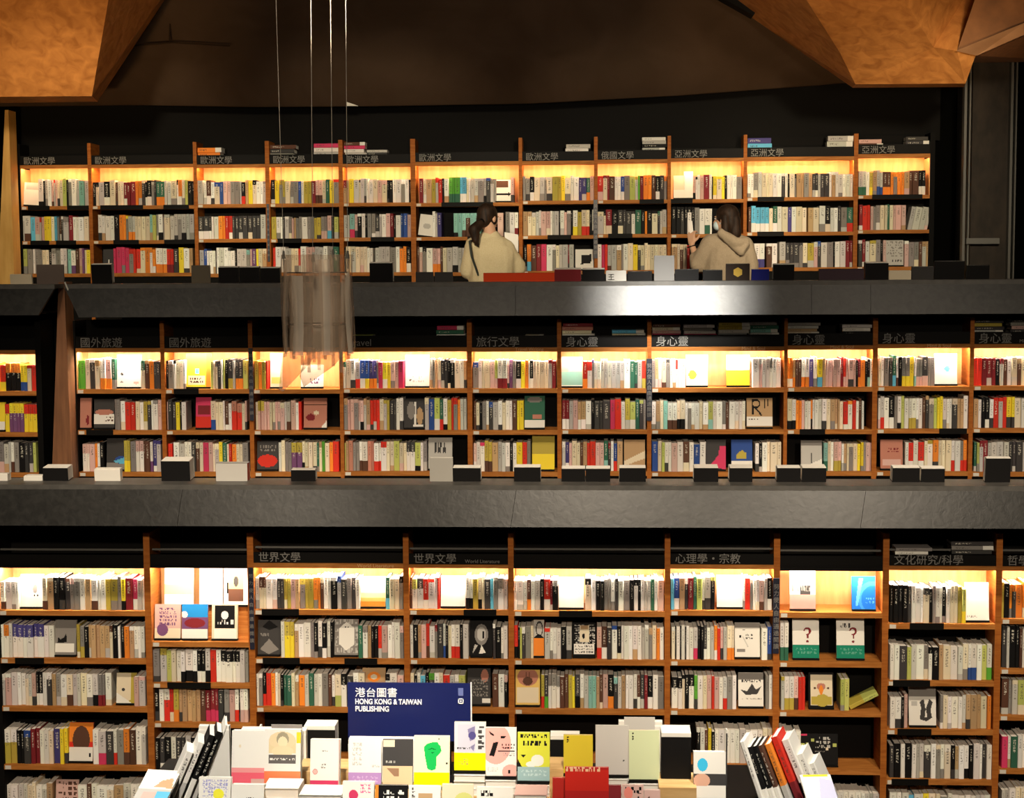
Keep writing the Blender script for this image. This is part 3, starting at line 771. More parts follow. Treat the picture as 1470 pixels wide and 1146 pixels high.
# face-out books on the shelves
FO = [
 ('U',0,0,33,262,57,294,'white book leaning face out','w',[('r',.1,.7,.9,1,'g')]),
 ('U',1,2,148,358,163,393,'black book face out with a small white triangle','d',[('p',[(.4,.3),(.7,.3),(.55,.55)],'w')]),
 ('U',5,0,711,258,734,290,'white book face out with brown panel and black arrow','w',[('r',.05,.62,.8,.95,'b'),('r',.0,.28,.9,.36,'k'),('p',[(.8,.2),(1,.32),(.8,.46)],'k')]),
 ('U',5,1,600,308,621,338,'white book face out with a pale grey drawing','w',[('e',.55,.45,.25,.13,'g')]),
 ('U',6,2,826,358,852,388,'white book face out with black tilted square','w',[('p',[(.3,.25),(.85,.3),(.9,.75),(.35,.7)],'k')]),
 ('U',8,0,967,252,983,284,'cream book face out','c',[('r',0,0,1,.35,'w')]),
 ('U',8,0,982,246,995,284,'bright white book face out','w',[]),
 ('U',10,2,1272,345,1297,379,'grey patterned book face out','g',[('t',.05,.3,.95,.95,'G',6,6),('t',.3,.08,.9,.2,'d',1,6)]),
 ('M',0,1,-4,578,7,617,'yellow book face out','y',[('r',0,0,1,.3,'w')]),
 ('M',1,0,168,510,202,555,'white book face out with tiny drawings','w',[('r',0,.5,1,.56,'g'),('e',.2,.4,.06,.04,'d'),('e',.8,.12,.12,.04,'p'),('e',.2,.15,.08,.03,'G')]),
 ('M',1,1,114,572,131,622,'terracotta book face out','P',[('e',.7,.25,.12,.18,'m')]),
 ('M',1,1,135,574,164,619,'black book face out with white lower label','d',[('r',0,.12,1,.48,'w'),('e',.5,.55,.45,.1,'P'),('t',.55,.2,.95,.4,'b',2,4)]),
 ('M',1,2,153,630,180,671,'charcoal book face out with blue boat shape','d',[('r',0,0,1,.2,'G'),('e',.75,.3,.3,.12,'n'),('p',[(.3,.25),(1,.15),(1,.4)],'s')]),
 ('M',2,0,267,508,303,556,'yellow book face out with a blue square and vehicles','y',[('r',.1,.05,.75,.32,'c'),('t',.12,.08,.7,.28,'b',2,5),('r',.35,.4,.5,.55,'s'),('r',.8,0,1,1,'o')]),
 ('M',2,1,281,571,303,615,'crimson book face out with dark panel','R',[('r',.15,.42,.95,.72,'m'),('r',0,0,1,.35,'r')]),
 ('M',3,0,388,508,405,553,'pale green book face out','c',[('r',.1,.1,.9,.3,'l')]),
 ('M',3,0,432,524,464,555,'white tilted book face out with lilac picture','w',[('t',.4,.1,.8,.4,'v',2,5)]),
 ('M',3,1,436,572,469,614,'terracotta book face out with a painted face','P',[('e',.55,.5,.12,.07,'c'),('e',.3,.35,.2,.12,'m'),('p',[(.75,0),(1,0),(1,.25)],'w'),('r',0,.75,1,.8,'b')]),
 ('M',3,2,369,634,399,674,'black book face out with a red shape','d',[('e',.5,.3,.48,.22,'r'),('t',.1,.6,.9,.85,'G',2,5)]),
 ('M',4,0,582,510,616,556,'bright white book face out','w',[('e',.2,.2,.04,.03,'d'),('t',.3,.1,.8,.3,'g',2,5)]),
 ('M',4,1,580,573,609,614,'dark book face out with a drawn capital letter','d',[('r',.48,.1,.58,.9,'w'),('e',.35,.6,.2,.3,'G'),('e',.78,.4,.16,.3,'t'),('r',.45,.03,.95,.09,'w')]),
 ('M',4,2,615,629,649,675,'grey book face out with sketched lines','g',[('t',.25,.35,.75,.85,'d',1,9)]),
 ('M',5,1,753,569,782,611,'dark green book face out with white strip','E',[('r',0,0,1,.25,'w'),('r',.4,.28,.85,.4,'P'),('e',.5,.88,.35,.1,'G')]),
 ('M',5,2,764,626,796,674,'olive book face out with yellow half','Y',[('r',0,0,1,.45,'y')]),
 ('M',6,0,806,513,836,553,'pale mint book face out','c',[('r',0,0,1,.5,'a'),('r',0,.5,.35,.8,'p'),('r',.0,.0,1,.05,'w')]),
 ('M',6,2,896,632,926,674,'beige book face out with torn white flap','t',[('p',[(0,.1),(1,.35),(1,.62),(0,.25)],'c')]),
 ('M',7,0,985,510,1016,554,'bright white book face out with pale yellow blot','w',[('e',.3,.35,.2,.15,'y'),('t',.5,.05,.9,.25,'g',2,5)]),
 ('M',7,0,1043,510,1076,553,'glowing yellow book face out','y',[('r',0,.5,1,1,'w')]),  # upper half coloured white over the yellow
 ('M',7,1,1072,572,1109,613,'tan book face out with a large black letter R','t',[('r',0,.04,1,.34,'w'),('r',.2,.42,.26,.95,'k'),('e',.36,.8,.18,.16,'k'),('e',.36,.8,.12,.1,'t'),('p',[(.3,.66),(.38,.66),(.62,.4),(.54,.4)],'k'),('r',.7,.65,.73,.95,'k'),('r',.82,.7,.85,.95,'k'),('t',.05,.22,.45,.3,'d',1,6)]),
 ('M',7,2,1014,632,1042,672,'dark grey book face out with a crimson curve','d',[('p',[(.1,.08),(1,0),(1,.8),(.7,.8),(.6,.45)],'R')]),
 ('M',7,2,1050,632,1080,672,'blue-grey book face out with a tan house shape','n',[('r',0,0,1,.28,'w'),('p',[(.25,.35),(.7,.35),(.7,.55),(.5,.65),(.25,.5)],'Y')]),
 ('M',8,2,1150,633,1180,672,'grey book face out with a lone standing figure','g',[('r',.46,.2,.54,.55,'d'),('p',[(0,0),(1,.35),(1,0)],'w'),('r',0,.8,1,1,'G')]),
 ('M',9,0,1342,508,1374,551,'bright white square book face out','w',[('e',.55,.5,.12,.1,'s')]),
 ('M',9,2,1264,632,1296,673,'dusty pink book face out','P',[('r',.1,.1,.9,.32,'p'),('t',.3,.55,.8,.7,'m',2,4)]),
 ('L',0,0,29,826,61,872,'white book face out with faint grey sketch','w',[('e',.65,.55,.1,.14,'G'),('r',.6,.32,.66,.37,'k'),('r',.74,.32,.8,.37,'k')]),
 ('L',0,1,79,892,109,942,'grey book face out with a black cat head','G',[('r',0,.08,.9,.32,'w'),('p',[(.1,.34),(.14,.5),(.25,.44),(.42,.5),(.52,.62),(.56,.36)],'k')]),
 ('L',0,2,167,968,195,1012,'cream and gold book face out','Y',[('p',[(0,.05),(0,1),(.75,1),(.75,.1)],'c'),('e',.35,.45,.1,.05,'d'),('p',[(0,0),(0,.35),(.8,0)],'w')]),
 ('L',0,3,99,1040,133,1093,'orange-red book face out with a dark portrait','r',[('r',0,.5,1,1,'o'),('e',.5,.55,.36,.36,'b'),('r',0,0,1,.37,'w'),('r',.85,.1,.92,.2,'k')]),
 ('L',0,4,80,1122,112,1172,'pinkish book face out with brown line drawing','p',[('t',.05,.3,.95,.95,'b',4,4)]),
 ('L',2,0,518,829,553,873,'white and orange book face out','w',[('r',0,0,1,.16,'o'),('r',0,.16,1,.3,(.85,.45,.12)),('r',0,.3,1,.45,(.88,.65,.35))]),
 ('L',2,1,370,892,402,942,'black book face out with grey diamond','d',[('p',[(.1,.15),(.5,0),(.95,.15),(.5,.45)],'G'),('t',.1,.5,.5,.62,'G',1,5),('p',[(.2,.8),(.5,1),(.9,.8),(.5,.7)],'k')]),
 ('L',2,1,480,891,514,941,'grey book face out with a white hexagon ghost','P',[('r',0,0,1,1,'G'),('t',0,0,1,1,'g',5,6),('p',[(.2,.3),(.2,.75),(.5,.93),(.85,.75),(.85,.3),(.5,.12)],'w'),('e',.45,.78,.03,.02,'k'),('e',.58,.78,.03,.02,'k')]),
 ('L',2,2,520,961,553,1012,'tan book face out with an orange circle','t',[('e',.5,.75,.28,.14,'o'),('e',.5,.75,.14,.07,'c')]),
 ('L',3,0,633,828,668,872,'white and lavender book face out','w',[('r',0,.42,1,1,(.62,.58,.75))]),
 ('L',3,1,675,893,707,942,'black book face out with a grey portrait','k',[('e',.5,.6,.3,.3,'G'),('e',.5,.62,.2,.2,'g'),('p',[(.1,.05),(.35,.3),(.2,.32)],'g'),('p',[(.4,.05),(.5,.3),(.7,.08)],'w'),('r',.55,.5,.62,.7,'k')]),
 ('L',3,2,671,962,704,1012,'dark slate book face out with tan patch','d',[('e',.75,.8,.16,.18,'P'),('t',.1,.2,.9,.7,'G',6,6),('r',.65,.03,1,.16,'w')]),
 ('L',4,0,802,830,838,874,'white book face out with a lavender square','w',[('r',.35,.42,.85,.85,(.45,.45,.7))]),
 ('L',4,1,766,892,781,948,'orange book with a man in black and white','o',[('r',0,.5,1,1,'g'),('e',.55,.75,.35,.22,'d'),('e',.55,.74,.25,.17,'g'),('p',[(0,.5),(.5,.62),(1,.5)],'k')]),
 ('L',4,1,822,896,855,944,'book face out with cream centre on grey collage','k',[('t',.04,.35,.96,.95,'g',8,6),('r',.3,.42,.72,.92,'c'),('r',.05,.06,.95,.36,'w'),('t',.1,.08,.9,.32,'d',3,7),('e',.48,.6,.06,.08,'k'),('r',.35,.8,.68,.92,'t')]),
 ('L',4,2,740,964,775,1012,'golden book face out with a brown beetle','y',[('r',0,0,1,1,(.75,.5,.14)),('r',.05,.05,.95,.5,'c'),('e',.5,.8,.42,.26,'P'),('e',.5,.68,.2,.12,'b'),('r',.42,.75,.45,.95,'b'),('r',.55,.75,.58,.95,'b')]),
 ('L',5,0,1029,827,1066,873,'blank bright white book face out','w',[]),
 ('L',5,1,1055,896,1091,946,'white book face out with black dot and thread','w',[('r',0,.86,1,1,'G'),('e',.22,.6,.05,.04,'k'),('r',.3,.78,.4,.8,'k'),('p',[(.3,.6),(.33,.6),(.55,.3),(.5,.3)],'g'),('t',.42,.5,.72,.68,'d',2,3),('r',.08,.14,.4,.24,'G')]),
 ('L',5,2,1060,968,1096,1017,'white book face out with a dark paper boat','w',[('r',0,.8,1,1,'G'),('t',.1,.68,.9,.8,'d',1,8),('p',[(.08,.5),(.3,.34),(.75,.36),(.92,.6),(.7,.5),(.55,.68),(.35,.45)],'d'),('t',.15,.2,.95,.25,'G',1,12)]),
 ('L',6,0,1134,820,1171,875,'white and coral book face out with dark figures','w',[('r',0,0,1,.36,(.75,.3,.26)),('r',.4,.36,.8,.6,'d'),('t',.05,.38,.95,.9,'G',2,8)]),
 ('L',6,0,1223,829,1257,877,'bright blue book face out','n',[('r',0,0,1,1,(.015,.17,.7)),('e',.85,.35,.6,.5,(.05,.3,.85)),('e',.9,.3,.5,.42,(.015,.17,.7)),('p',[(.15,.1),(.3,.95),(.5,.95),(.25,.1)],'s'),('t',.55,.15,.95,.35,'s',2,4)]),
 ('L',6,1,1138,890,1176,950,'white and green book face out with plain question mark','w',[('r',0,0,1,.33,(.01,.22,.13)),('t',.1,.08,.9,.26,(.1,.35,.25),2,6),('e',.56,.68,.14,.1,'m'),('e',.54,.67,.08,.06,'w'),('r',.4,.55,.5,.68,'w'),('r',.54,.5,.6,.6,'m'),('e',.56,.42,.05,.03,'m')]),
 ('L',6,1,1201,890,1241,951,'white and green book face out with glare and question mark','w',[('r',0,0,1,.33,(.01,.22,.13)),('t',.1,.08,.9,.26,(.1,.35,.25),2,6),('e',.6,.68,.14,.1,'m'),('e',.58,.67,.08,.06,'w'),('r',.44,.55,.54,.68,'w'),('r',.58,.5,.64,.6,'m'),('e',.6,.42,.05,.03,'m'),('t',.12,.72,.5,.88,'d',1,4)]),
 ('L',6,2,1161,968,1197,1018,'framed picture book face out with a red-brown bird','k',[('r',.08,.06,.94,.94,'c'),('r',.1,.08,.92,.3,'Y'),('e',.55,.2,.3,.18,'Y'),('e',.5,.6,.18,.1,'P'),('e',.5,.5,.08,.14,'o'),('e',.25,.55,.05,.03,'b'),('e',.78,.55,.05,.03,'b')]),
 ('L',6,3,1148,1056,1203,1105,'large black book face out with yellow dots and grey letters','k',[('t',.4,.5,.8,.9,'g',3,4),('r',.03,.6,.13,.7,'l'),('r',.16,.66,.22,.72,'l'),('r',.3,.75,.38,.85,'l'),('r',.86,.58,.97,.7,'l'),('r',.68,.48,.75,.56,'c'),('r',.03,.94,.2,1,'R'),('t',.4,.4,.65,.46,'G',1,8),('p',[(.1,.04),(.14,.14),(.2,.04)],'g')]),
 ('L',7,0,1386,838,1420,888,'big blank white book face out','w',[('t',.08,.06,.5,.12,'G',1,7)]),
 ('L',7,2,1305,988,1344,1041,'white book face out with a dark oak leaf','w',[('r',0,.75,1,1,'G'),('p',[(.4,.15),(.45,.45),(.4,.6),(.55,.68),(.62,.4),(.75,.68),(.88,.6),(.8,.4),(.85,.2),(.65,.1)],'d'),('p',[(.58,.2),(.62,.45),(.68,.2)],'w'),('r',.1,.5,.3,.62,'g')]),
]
def fit(t):
    if len(t.split()) > 16: t = t.replace('black-backed ', 'black ').replace(' with white page edge', '')
    if len(t.split()) > 16: t = t.replace(' face out', '')
    for w_ in (' large', ' drawn', ' small', ' black and', ' dark', ' cream', ' tiny', ' grey'):
        if len(t.split()) > 16: t = t.replace(w_, '')
    return t
for (T, i, s, x0, y0, x1, y1, d, b, shp) in FO:
    zb = CASE[(T, i)]['zs'][s]+.014
    Yb = YF[T]+.05
    word = fit(d+', '+ordn(s+1)+' shelf of '+ordn(i+1)+' '+TW[T]+' bookcase')
    roll = 0
    if (T, i, s, x0) == ('U',0,0,33): roll = .06
    if (T, i, s, x0) == ('U',5,1,600): roll = .12
    lean = .12 if T != 'L' else .15
    o, mw, W, H, th = face_book(x0, y0, x1, y1, Yb, word, b, shp, lean=lean, zbase=zb, res=.7 if T != 'L' else 1.1, roll=roll)
    stand_for(mw, W, H, th, fit('black stand under '+d.replace(' face out', '').replace(' book', '')+', '+ordn(s+1)+' shelf, '+ordn(i+1)+' '+TW[T]+' bookcase'))
# tiered display in the second lower bookcase
cb = CASE[('L', 1)]; z1 = cb['zs'][0]
rs = boxobj('display_riser', (cb['XL']+.07, 10.36, z1), (cb['XR']-.02, 10.45, z1+.20), WOODH)
tag(rs, 'wooden step riser inside the second lower bookcase', 'riser')
for (x0, y0, x1, y1, d, b, shp, row) in (
  (236,817,277,862,'white book with lime green lower half, back row','w',[('r',0,.0,1,.55,(.7,.7,.25)),('r',0,0,1,.28,'w')],1),
  (286,816,319,862,'pale pink patterned book, back row','w',[('t',0,0,1,.9,'p',5,5)],1),
  (321,816,356,864,'white book with a gold and brown photograph, back row','w',[('r',.2,.08,.8,.85,'b'),('r',.2,.42,.8,.85,(.75,.55,.2)),('e',.5,.62,.1,.14,'d'),('r',.12,.3,.2,.6,'k')],1),
  (222,869,259,918,'pink book with purple plant drawing, front row','p',[('t',.15,.35,.85,.9,'v',5,5),('r',0,0,1,.3,'c'),('e',.3,.25,.22,.18,'v')],0),
  (261,869,298,918,'blue and purple book with white base, front row','v',[('r',0,.62,1,1,(.02,.25,.6)),('e',.5,.45,.4,.14,'m'),('r',0,0,1,.27,'w'),('e',.1,.7,.12,.1,'w')],0),
  (304,869,341,919,'black and white book with cream edges, front row','c',[('r',.12,.3,.88,.97,'k'),('e',.5,.68,.14,.12,'w'),('t',.2,.35,.85,.55,'w',1,4),('r',.1,.0,.95,.28,'w')],0)):
    o, mw, W, H, th = face_book(x0, y0, x1, y1, 10.36 if row else 10.24, d+' of the second lower bookcase', b, shp, lean=.12,
        zbase=(z1+.215) if row else z1+.014, res=1.2)
    stand_for(mw, W, H, th, 'black stand holding the '+' '.join(d.split()[:4])+' in second lower bookcase')

# leaning loose book in seventh lower bookcase
c6 = CASE[('L', 6)]
A = at(1221, 1020, 10.26); mb = MB()
book_geo(mb, .028, .2, .15, PAL['l'], PAL['Y'], .5, want='cover')
o = mb.build('book', COVER, mw=Matrix.Translation((A.x, 10.24, c6['zs'][2]+.002)) @ Matrix.Rotation(math.radians(62), 4, 'Y') @ Matrix.Translation((-.028, 0, 0)))
tag(o, 'yellow-green book fallen over at a slant, third shelf of seventh lower bookcase', 'book', 'books displayed face out')
mb = MB(); book_geo(mb, .028, .2, .15, PAL['l'], want='pages', pm=0); mb.build('page_block', PAPER, o)

# ---------------------------------------------------------------- flat stacks on top of the header boards
ST = [ # T,bay,x0,x1,ybottom, [(colour,px height)], where
 ('U',2,283,318,226,'oo',7,'orange','left end'),('U',3,387,424,226,'Gdb',6,'grey and brown','left end'),('U',3,450,487,224,'gwR',6,'pink and white','right end'),
 ('U',4,494,525,224,'gwRb',5,'pink and brown','left end'),('U',4,527,558,223,'dg',4,'slim grey','middle'),
 ('U',6,812,848,219,'wg',6,'white','right end'),('U',7,921,957,217,'gkgw',5,'grey and silver','right end'),('U',9,1073,1109,214,'sN',8,'blue and white','left end'),
 ('U',9,1188,1225,211,'gg',8,'pale grey','right end'),('U',10,1232,1268,212,'bp',6,'pink and brown','left end'),('U',10,1300,1334,208,'dd',6,'dark','right end'),
 ('M',2,309,354,490,'w',5,'single pale','right end'),('M',4,506,534,485,'l',4,'single lime','left end'),('M',4,627,669,486,'wER',6,'pink and green','right end'),('M',5,753,781,486,'c',5,'single cream','middle'),
 ('M',6,807,853,485,'wcPm',5.2,'brown and cream','left end'),('M',6,878,927,484,'cs',5,'cream and blue','right end'),
 ('M',7,936,979,484,'Rpcb',4.6,'pink and yellow','left end'),('M',7,981,1027,484,'RwGg',4.4,'white and grey','left-centre'),('M',7,1031,1076,484,'gwYY',5.2,'olive','right-centre'),('M',7,1077,1120,483,'gaEG',5.2,'green','right end'),
 ('M',8,1130,1176,481,'ctgG',4.4,'cream and grey','left end'),('M',8,1209,1252,481,'kwg',5,'black and white','right end'),
 ('M',10,1397,1440,479,'gdYd',5,'olive and grey','left end'),('M',10,1451,1490,478,'dpGd',5,'grey and pink','right end'),
 ('L',7,1286,1338,797,'wG',5,'white','left end'),('L',7,1365,1425,796,'dGd',6,'dark grey','right end')]
for (T, i, x0, x1, yb, cs, hp_, d, where) in ST:
    Y = YF[T]+.04; A = at(x0, yb, Y); B = at(x1, yb, Y); z = A.z
    cs_ = CASE[(T, i)]
    for k, ch in enumerate(cs):
        A2 = at(x0, yb-hp_*k, Y); z = A2.z; h = (at(x0, yb-hp_*(k+1), Y).z-z)-.001
        W = (B.x-A.x)*(.9+R()*.12); dx = (R()-.3)*.012
        mb = MB(); c1 = jit(PAL[ch])
        # lying flat, spine to the front: rotate a standing book
        Tm = Matrix.Translation((A.x+dx+W, Y+R()*.012, z)) @ Matrix.Rotation(-math.pi/2, 4, 'Y')
        book_geo(mb, h, W, .15, c1, PAL['w'] if R() < .4 else None, .25, want='cover')
        o = mb.build('stacked_book', COVER, mw=Tm)
        pos = ['bottom','second from bottom','third from bottom','top'][k] if k < len(cs)-1 else 'top'
        if len(cs) == 1: lab = '%s book lying flat on the header, %s of %s %s bookcase' % (CN[ch], where, ordn(i+1), TW[T])
        else: lab = '%s book, %s of flat stack above %s %s bookcase, %s' % (CN[ch], pos, ordn(i+1), TW[T], where)
        tag(o, lab, 'book', 'books lying in stacks on the bookcases')
        mb = MB(); book_geo(mb, h, W, .15, c1, want='pages', pm=0); mb.build('page_block', PAPER, o)
    # base board that carries the stack on the header
    mw_ = MB()
for T in 'UML':
    for i in range(len(BAYS[T]['open'])):
        stk = [s for s in ST if s[0] == T and s[1] == i]
        if not stk: continue
        cs_ = CASE[(T, i)]; Y = YF[T]; z = min(at(s[2], s[4], Y+.04).z for s in stk)
        o = cs_['o']; fz = o.location.z
        mb = MB(); mb.box((0, .03, z-.012-fz), (cs_['XR']-cs_['XL'], .25, z-.001-fz)); mb.build('stack_board', BLACKSH, o)

# ---------------------------------------------------------------- books and stands seen from behind on the two parapets
REAR = [ # counter, x0,y0,x1,y1, colour of back, thickness(m), description
 ('U',15,394,46,408,'c',.02,'low beige book','far left'),('U',53,380,92,408,(.13,.1,.085),.012,'plain grey-brown display board','left of the column gap'),
 ('U',132,380,161,405,'k',.06,'black-backed book with white page edge','at the second upper bookcase'),('U',275,381,302,404,(.12,.1,.07),.012,'plain grey-brown display board','below the orange stack'),
 ('U',314,384,343,404,'k',.06,'black-backed white-edged book, leftmost of three','near the pendant'),('U',344,384,373,404,'k',.06,'black-backed white-edged book, middle of three','near the pendant'),('U',374,385,402,403,'k',.06,'black-backed white-edged book, rightmost of three','near the pendant'),
 ('U',531,378,564,403,'k',.06,'black-backed white-edged book','right of the pendant'),('U',597,391,622,403,'d',.02,'low brown-black book','left of the ponytailed person'),('U',624,391,650,403,'d',.02,'low charcoal book','beside the ponytailed person'),
 ('U',694,392,796,402,(.72,.06,.012),.10,'long orange-red box','in front of the ponytailed person'),('U',796,387,834,402,'m',.08,'maroon-backed book with white top','right of the orange-red box'),
 ('U',836,387,868,402,'k',.08,'black-backed book with white top','by the blue slogan sign'),('U',870,389,899,401,'g',.03,'grey book with dark characters','right of the blue slogan sign'),('U',901,390,936,401,'k',.03,'low black book','left of the grey board'),
 ('U',939,367,968,401,(.16,.155,.15),.012,'tall plain grey display board','left of the hooded person'),('U',969,387,1003,401,'k',.03,'black book','left of the hooded person'),('U',1009,388,1037,401,'k',.03,'black book with pale rim','below the hooded person'),
 ('U',1042,379,1076,400,(.03,.02,.015),.03,'dark book with a gold hexagon emblem','before the hooded person'),('U',1079,387,1104,400,(.015,.02,.2),.03,'navy book','right of the gold emblem book'),
 ('U',1110,380,1140,399,'k',.06,'black-backed white-edged book','right of the navy book'),('U',1176,386,1240,399,(.05,.03,.04),.04,'long plum-black box','below the tenth upper bookcase'),
 ('U',1242,378,1275,398,'k',.08,'black-backed white-edged book','below the eleventh upper bookcase'),('U',1276,389,1308,397,'c',.03,'low cream book','right end'),('U',1309,383,1340,397,'d',.03,'charcoal book','right end'),
 ('U',1341,375,1384,397,'k',.03,'wide black book with grey rim','at the dark column'),('U',1387,381,1420,396,'k',.03,'black book with silver rim','at the dark column'),
 ('M',-8,681,11,689,'w',.06,'white-topped book','far left edge'),('M',34,684,61,689,'w',.08,'low white book','left of the brown column'),('M',62,672,98,689,'k',.10,'black-backed book with wide white top','beside brown column'),
 ('M',136,674,173,688,'w',.05,'plain white book','below the second middle bookcase'),('M',232,662,273,688,'k',.12,'black-backed book in pale frame','at the first post'),
 ('M',310,665,355,679,'g',.08,'pale grey box on black base','below the third middle bookcase'),('M',418,675,453,688,'k',.06,'thin white-topped black book','below the pendant'),
 ('M',617,657,650,676,(.4,.38,.34),.03,'pale grey upright book','below the fifth middle bookcase'),('M',650,672,690,688,'k',.08,'black book with a long white top','beside the grey book'),
 ('M',738,671,776,687,'k',.08,'black book with a ragged cream top','below the sixth middle bookcase'),('M',806,673,840,687,'k',.08,'white-topped black book','seventh middle bookcase, left'),('M',841,673,876,687,'k',.08,'white-topped black book','seventh middle bookcase, centre'),
 ('M',889,672,927,687,'k',.08,'black book with a curled cream top','seventh middle bookcase, right'),('M',996,672,1031,686,'k',.1,'black-backed white-topped book','below the crimson curve book'),
 ('M',1047,672,1080,686,'k',.1,'black-backed white-topped book','below the blue-grey book'),('M',1115,672,1149,686,'k',.08,'black-backed white-topped book','at post before ninth middle bookcase'),
 ('M',1151,672,1186,686,'k',.1,'black-backed white-topped book','below the lone figure book'),('M',1281,672,1320,685,'k',.08,'black-backed white-topped book','below the dusty pink book'),
 ('M',1322,673,1356,685,'k',.08,'low black-backed white-topped book','right of the pink book stand'),('M',1414,658,1450,687,'k',.05,'tall black-backed book with white edge','at the right end')]
for (T, x0, y0, x1, y1, cb_, th, d, where) in REAR:
    Yb = 11.3 if T == 'U' else 10.02
    zt = Z_TOPC if T == 'U' else Z_MIDC
    c_ = C(cb_); A = at(x0, y1, Yb); B = at(x1, y1, Yb); W = B.x-A.x; z = zt+.0005
    Hh = max(.02, at(x0, y0, Yb).z-z)
    lean = .0 if 'box' in d or 'board' in d or Hh < .06 else .10
    nm = 'display_board' if 'board' in d else 'box' if 'box' in d else 'counter_book'
    mw = Matrix.Translation((A.x+W/2, Yb, z)) @ Matrix.Rotation(lean, 4, 'X')
    mb = MB()
    if th > .045 and nm == 'counter_book':
        # book open-edge up: dark back board with a paler block of pages rising behind it
        mb.box((-W/2, 0, 0), (W/2, .004, Hh), None, c_); mb.box((-W/2, th-.004, 0), (W/2, th, Hh), None, (.6,.58,.52)); mb.box((-W/2, .004, 0), (W/2, th-.004, .003), None, c_)
        o = mb.build(nm, COVER, mw=mw)
        mp = MB(); mp.box((-W/2+.003, .004, .003), (W/2-.001, th-.004, Hh+.004)); mp.build('page_block', PAPER, o)
    else:
        r = .003
        mb.box((-W/2, 0, 0), (W/2, .003, Hh), None, c_); mb.box((-W/2, th-.003, 0), (W/2, th, Hh), None, c_); mb.box((-W/2, .003, 0), (-W/2+.003, th-.003, Hh), None, c_)
        o = mb.build(nm, COVER, mw=mw)
        mp = MB(); mp.box((-W/2+.003, .003, .001), (W/2-.001, th-.003, Hh-.002)); mp.build('page_block' if nm == 'counter_book' else 'core', PAPER if 'book' in nm else PARAPET if nm == 'display_board' else mat('red_card', (.5,.05,.015), .5), o)
        if 'box' in d: mt_ = MB(); mt_.box((-W/2, 0, Hh-.002), (W/2, th, Hh)); mt_.build('lid', mat('lid_card', c_, .5), o)
    tag(o, fit(d+' on the '+('upper' if T == 'U' else 'middle')+' parapet, '+where), 'board' if nm == 'display_board' else 'box' if nm == 'box' else 'book', 'items on the parapets')
    if 'hexagon' in d:
        mh = MB(); mh.v = [(.034*math.cos(math.pi/6+k*math.pi/3), -.002, Hh*.5+.034*math.sin(math.pi/6+k*math.pi/3)) for k in range(6)]; mh.face(tuple(range(6)))
        mh.build('emblem', mat('gold_foil', (.55,.36,.05), .4), o)
    if 'characters' in d: text_mesh('王', 'lettering', .05, BLACK, o, Matrix.Translation((-.06, -.002, .01)) @ FRONT)

# ---------------------------------------------------------------- display table in the foreground
YT_ = 7.1
TZ = at(735, 1168, 7.1).z
tb = empty('display_table', (0, 6.6, 0), 'black-topped display table in the foreground covered with standing books', 'table')
XA = at(180, 1160, 7.1).x; XB = at(1215, 1160, 7.1).x
boxobj('tabletop', (XA, -.35, TZ-.05), (XB, 1.25, TZ), BLACKSH, tb)
for x in (XA+.05, XB-.13):
    for y in (-.3, 1.1): boxobj('leg', (x, y, 0), (x+.08, y+.08, TZ-.05), RISER, tb)
boxobj('apron', (XA+.04, -.3, TZ-.17), (XB-.04, -.27, TZ-.05), RISER, tb)

def riser(x0, x1, ytop, Yf, Yb, label):
    A = at(x0, ytop, Yf); B = at(x1, ytop, Yf)
    o = tag(boxobj('wooden_riser', (A.x, Yf, TZ+.001), (B.x, Yb, A.z), RISER), label, 'riser', 'wooden risers on the table'); return A.z
def pile(x0, x1, ytop, ybot, Yf, n, label, depth=.14, colr='w'):
    """a low pile of closed books whose page edges face the viewer; reaches the table or a riser"""
    A = at(x0, ytop, Yf); B = at(x1, ytop, Yf); W = B.x-A.x
    zb = at(x0, ybot, Yf).z; h = (A.z-zb)/n
    for k in range(n):
        mb = MB(); w2 = W*(.97+R()*.03); dx = (R()-.5)*.006; z = zb+k*h; c = jit(C(colr))
        mb.box((0, 0, 0), (w2, depth, .0025), None, c); mb.box((0, 0, h-.0045), (w2, depth, h-.001), None, c); mb.box((0, depth-.003, .0025), (w2, depth, h-.0045), None, c)
        o = mb.build('piled_book', COVER, loc=(A.x+dx, Yf+R()*.006, z))
        ps = ['bottom', 'second', 'third', 'fourth'][k] if k < n-1 else 'top'
        tag(o, ('%s book of the pile ' % ps)+label, 'book', 'books piled on the table')
        mp = MB(); mp.box((.002, .002, .0026), (w2-.002, depth-.003, h-.0046)); mp.build('page_block', PAPER, o)
    return A.z

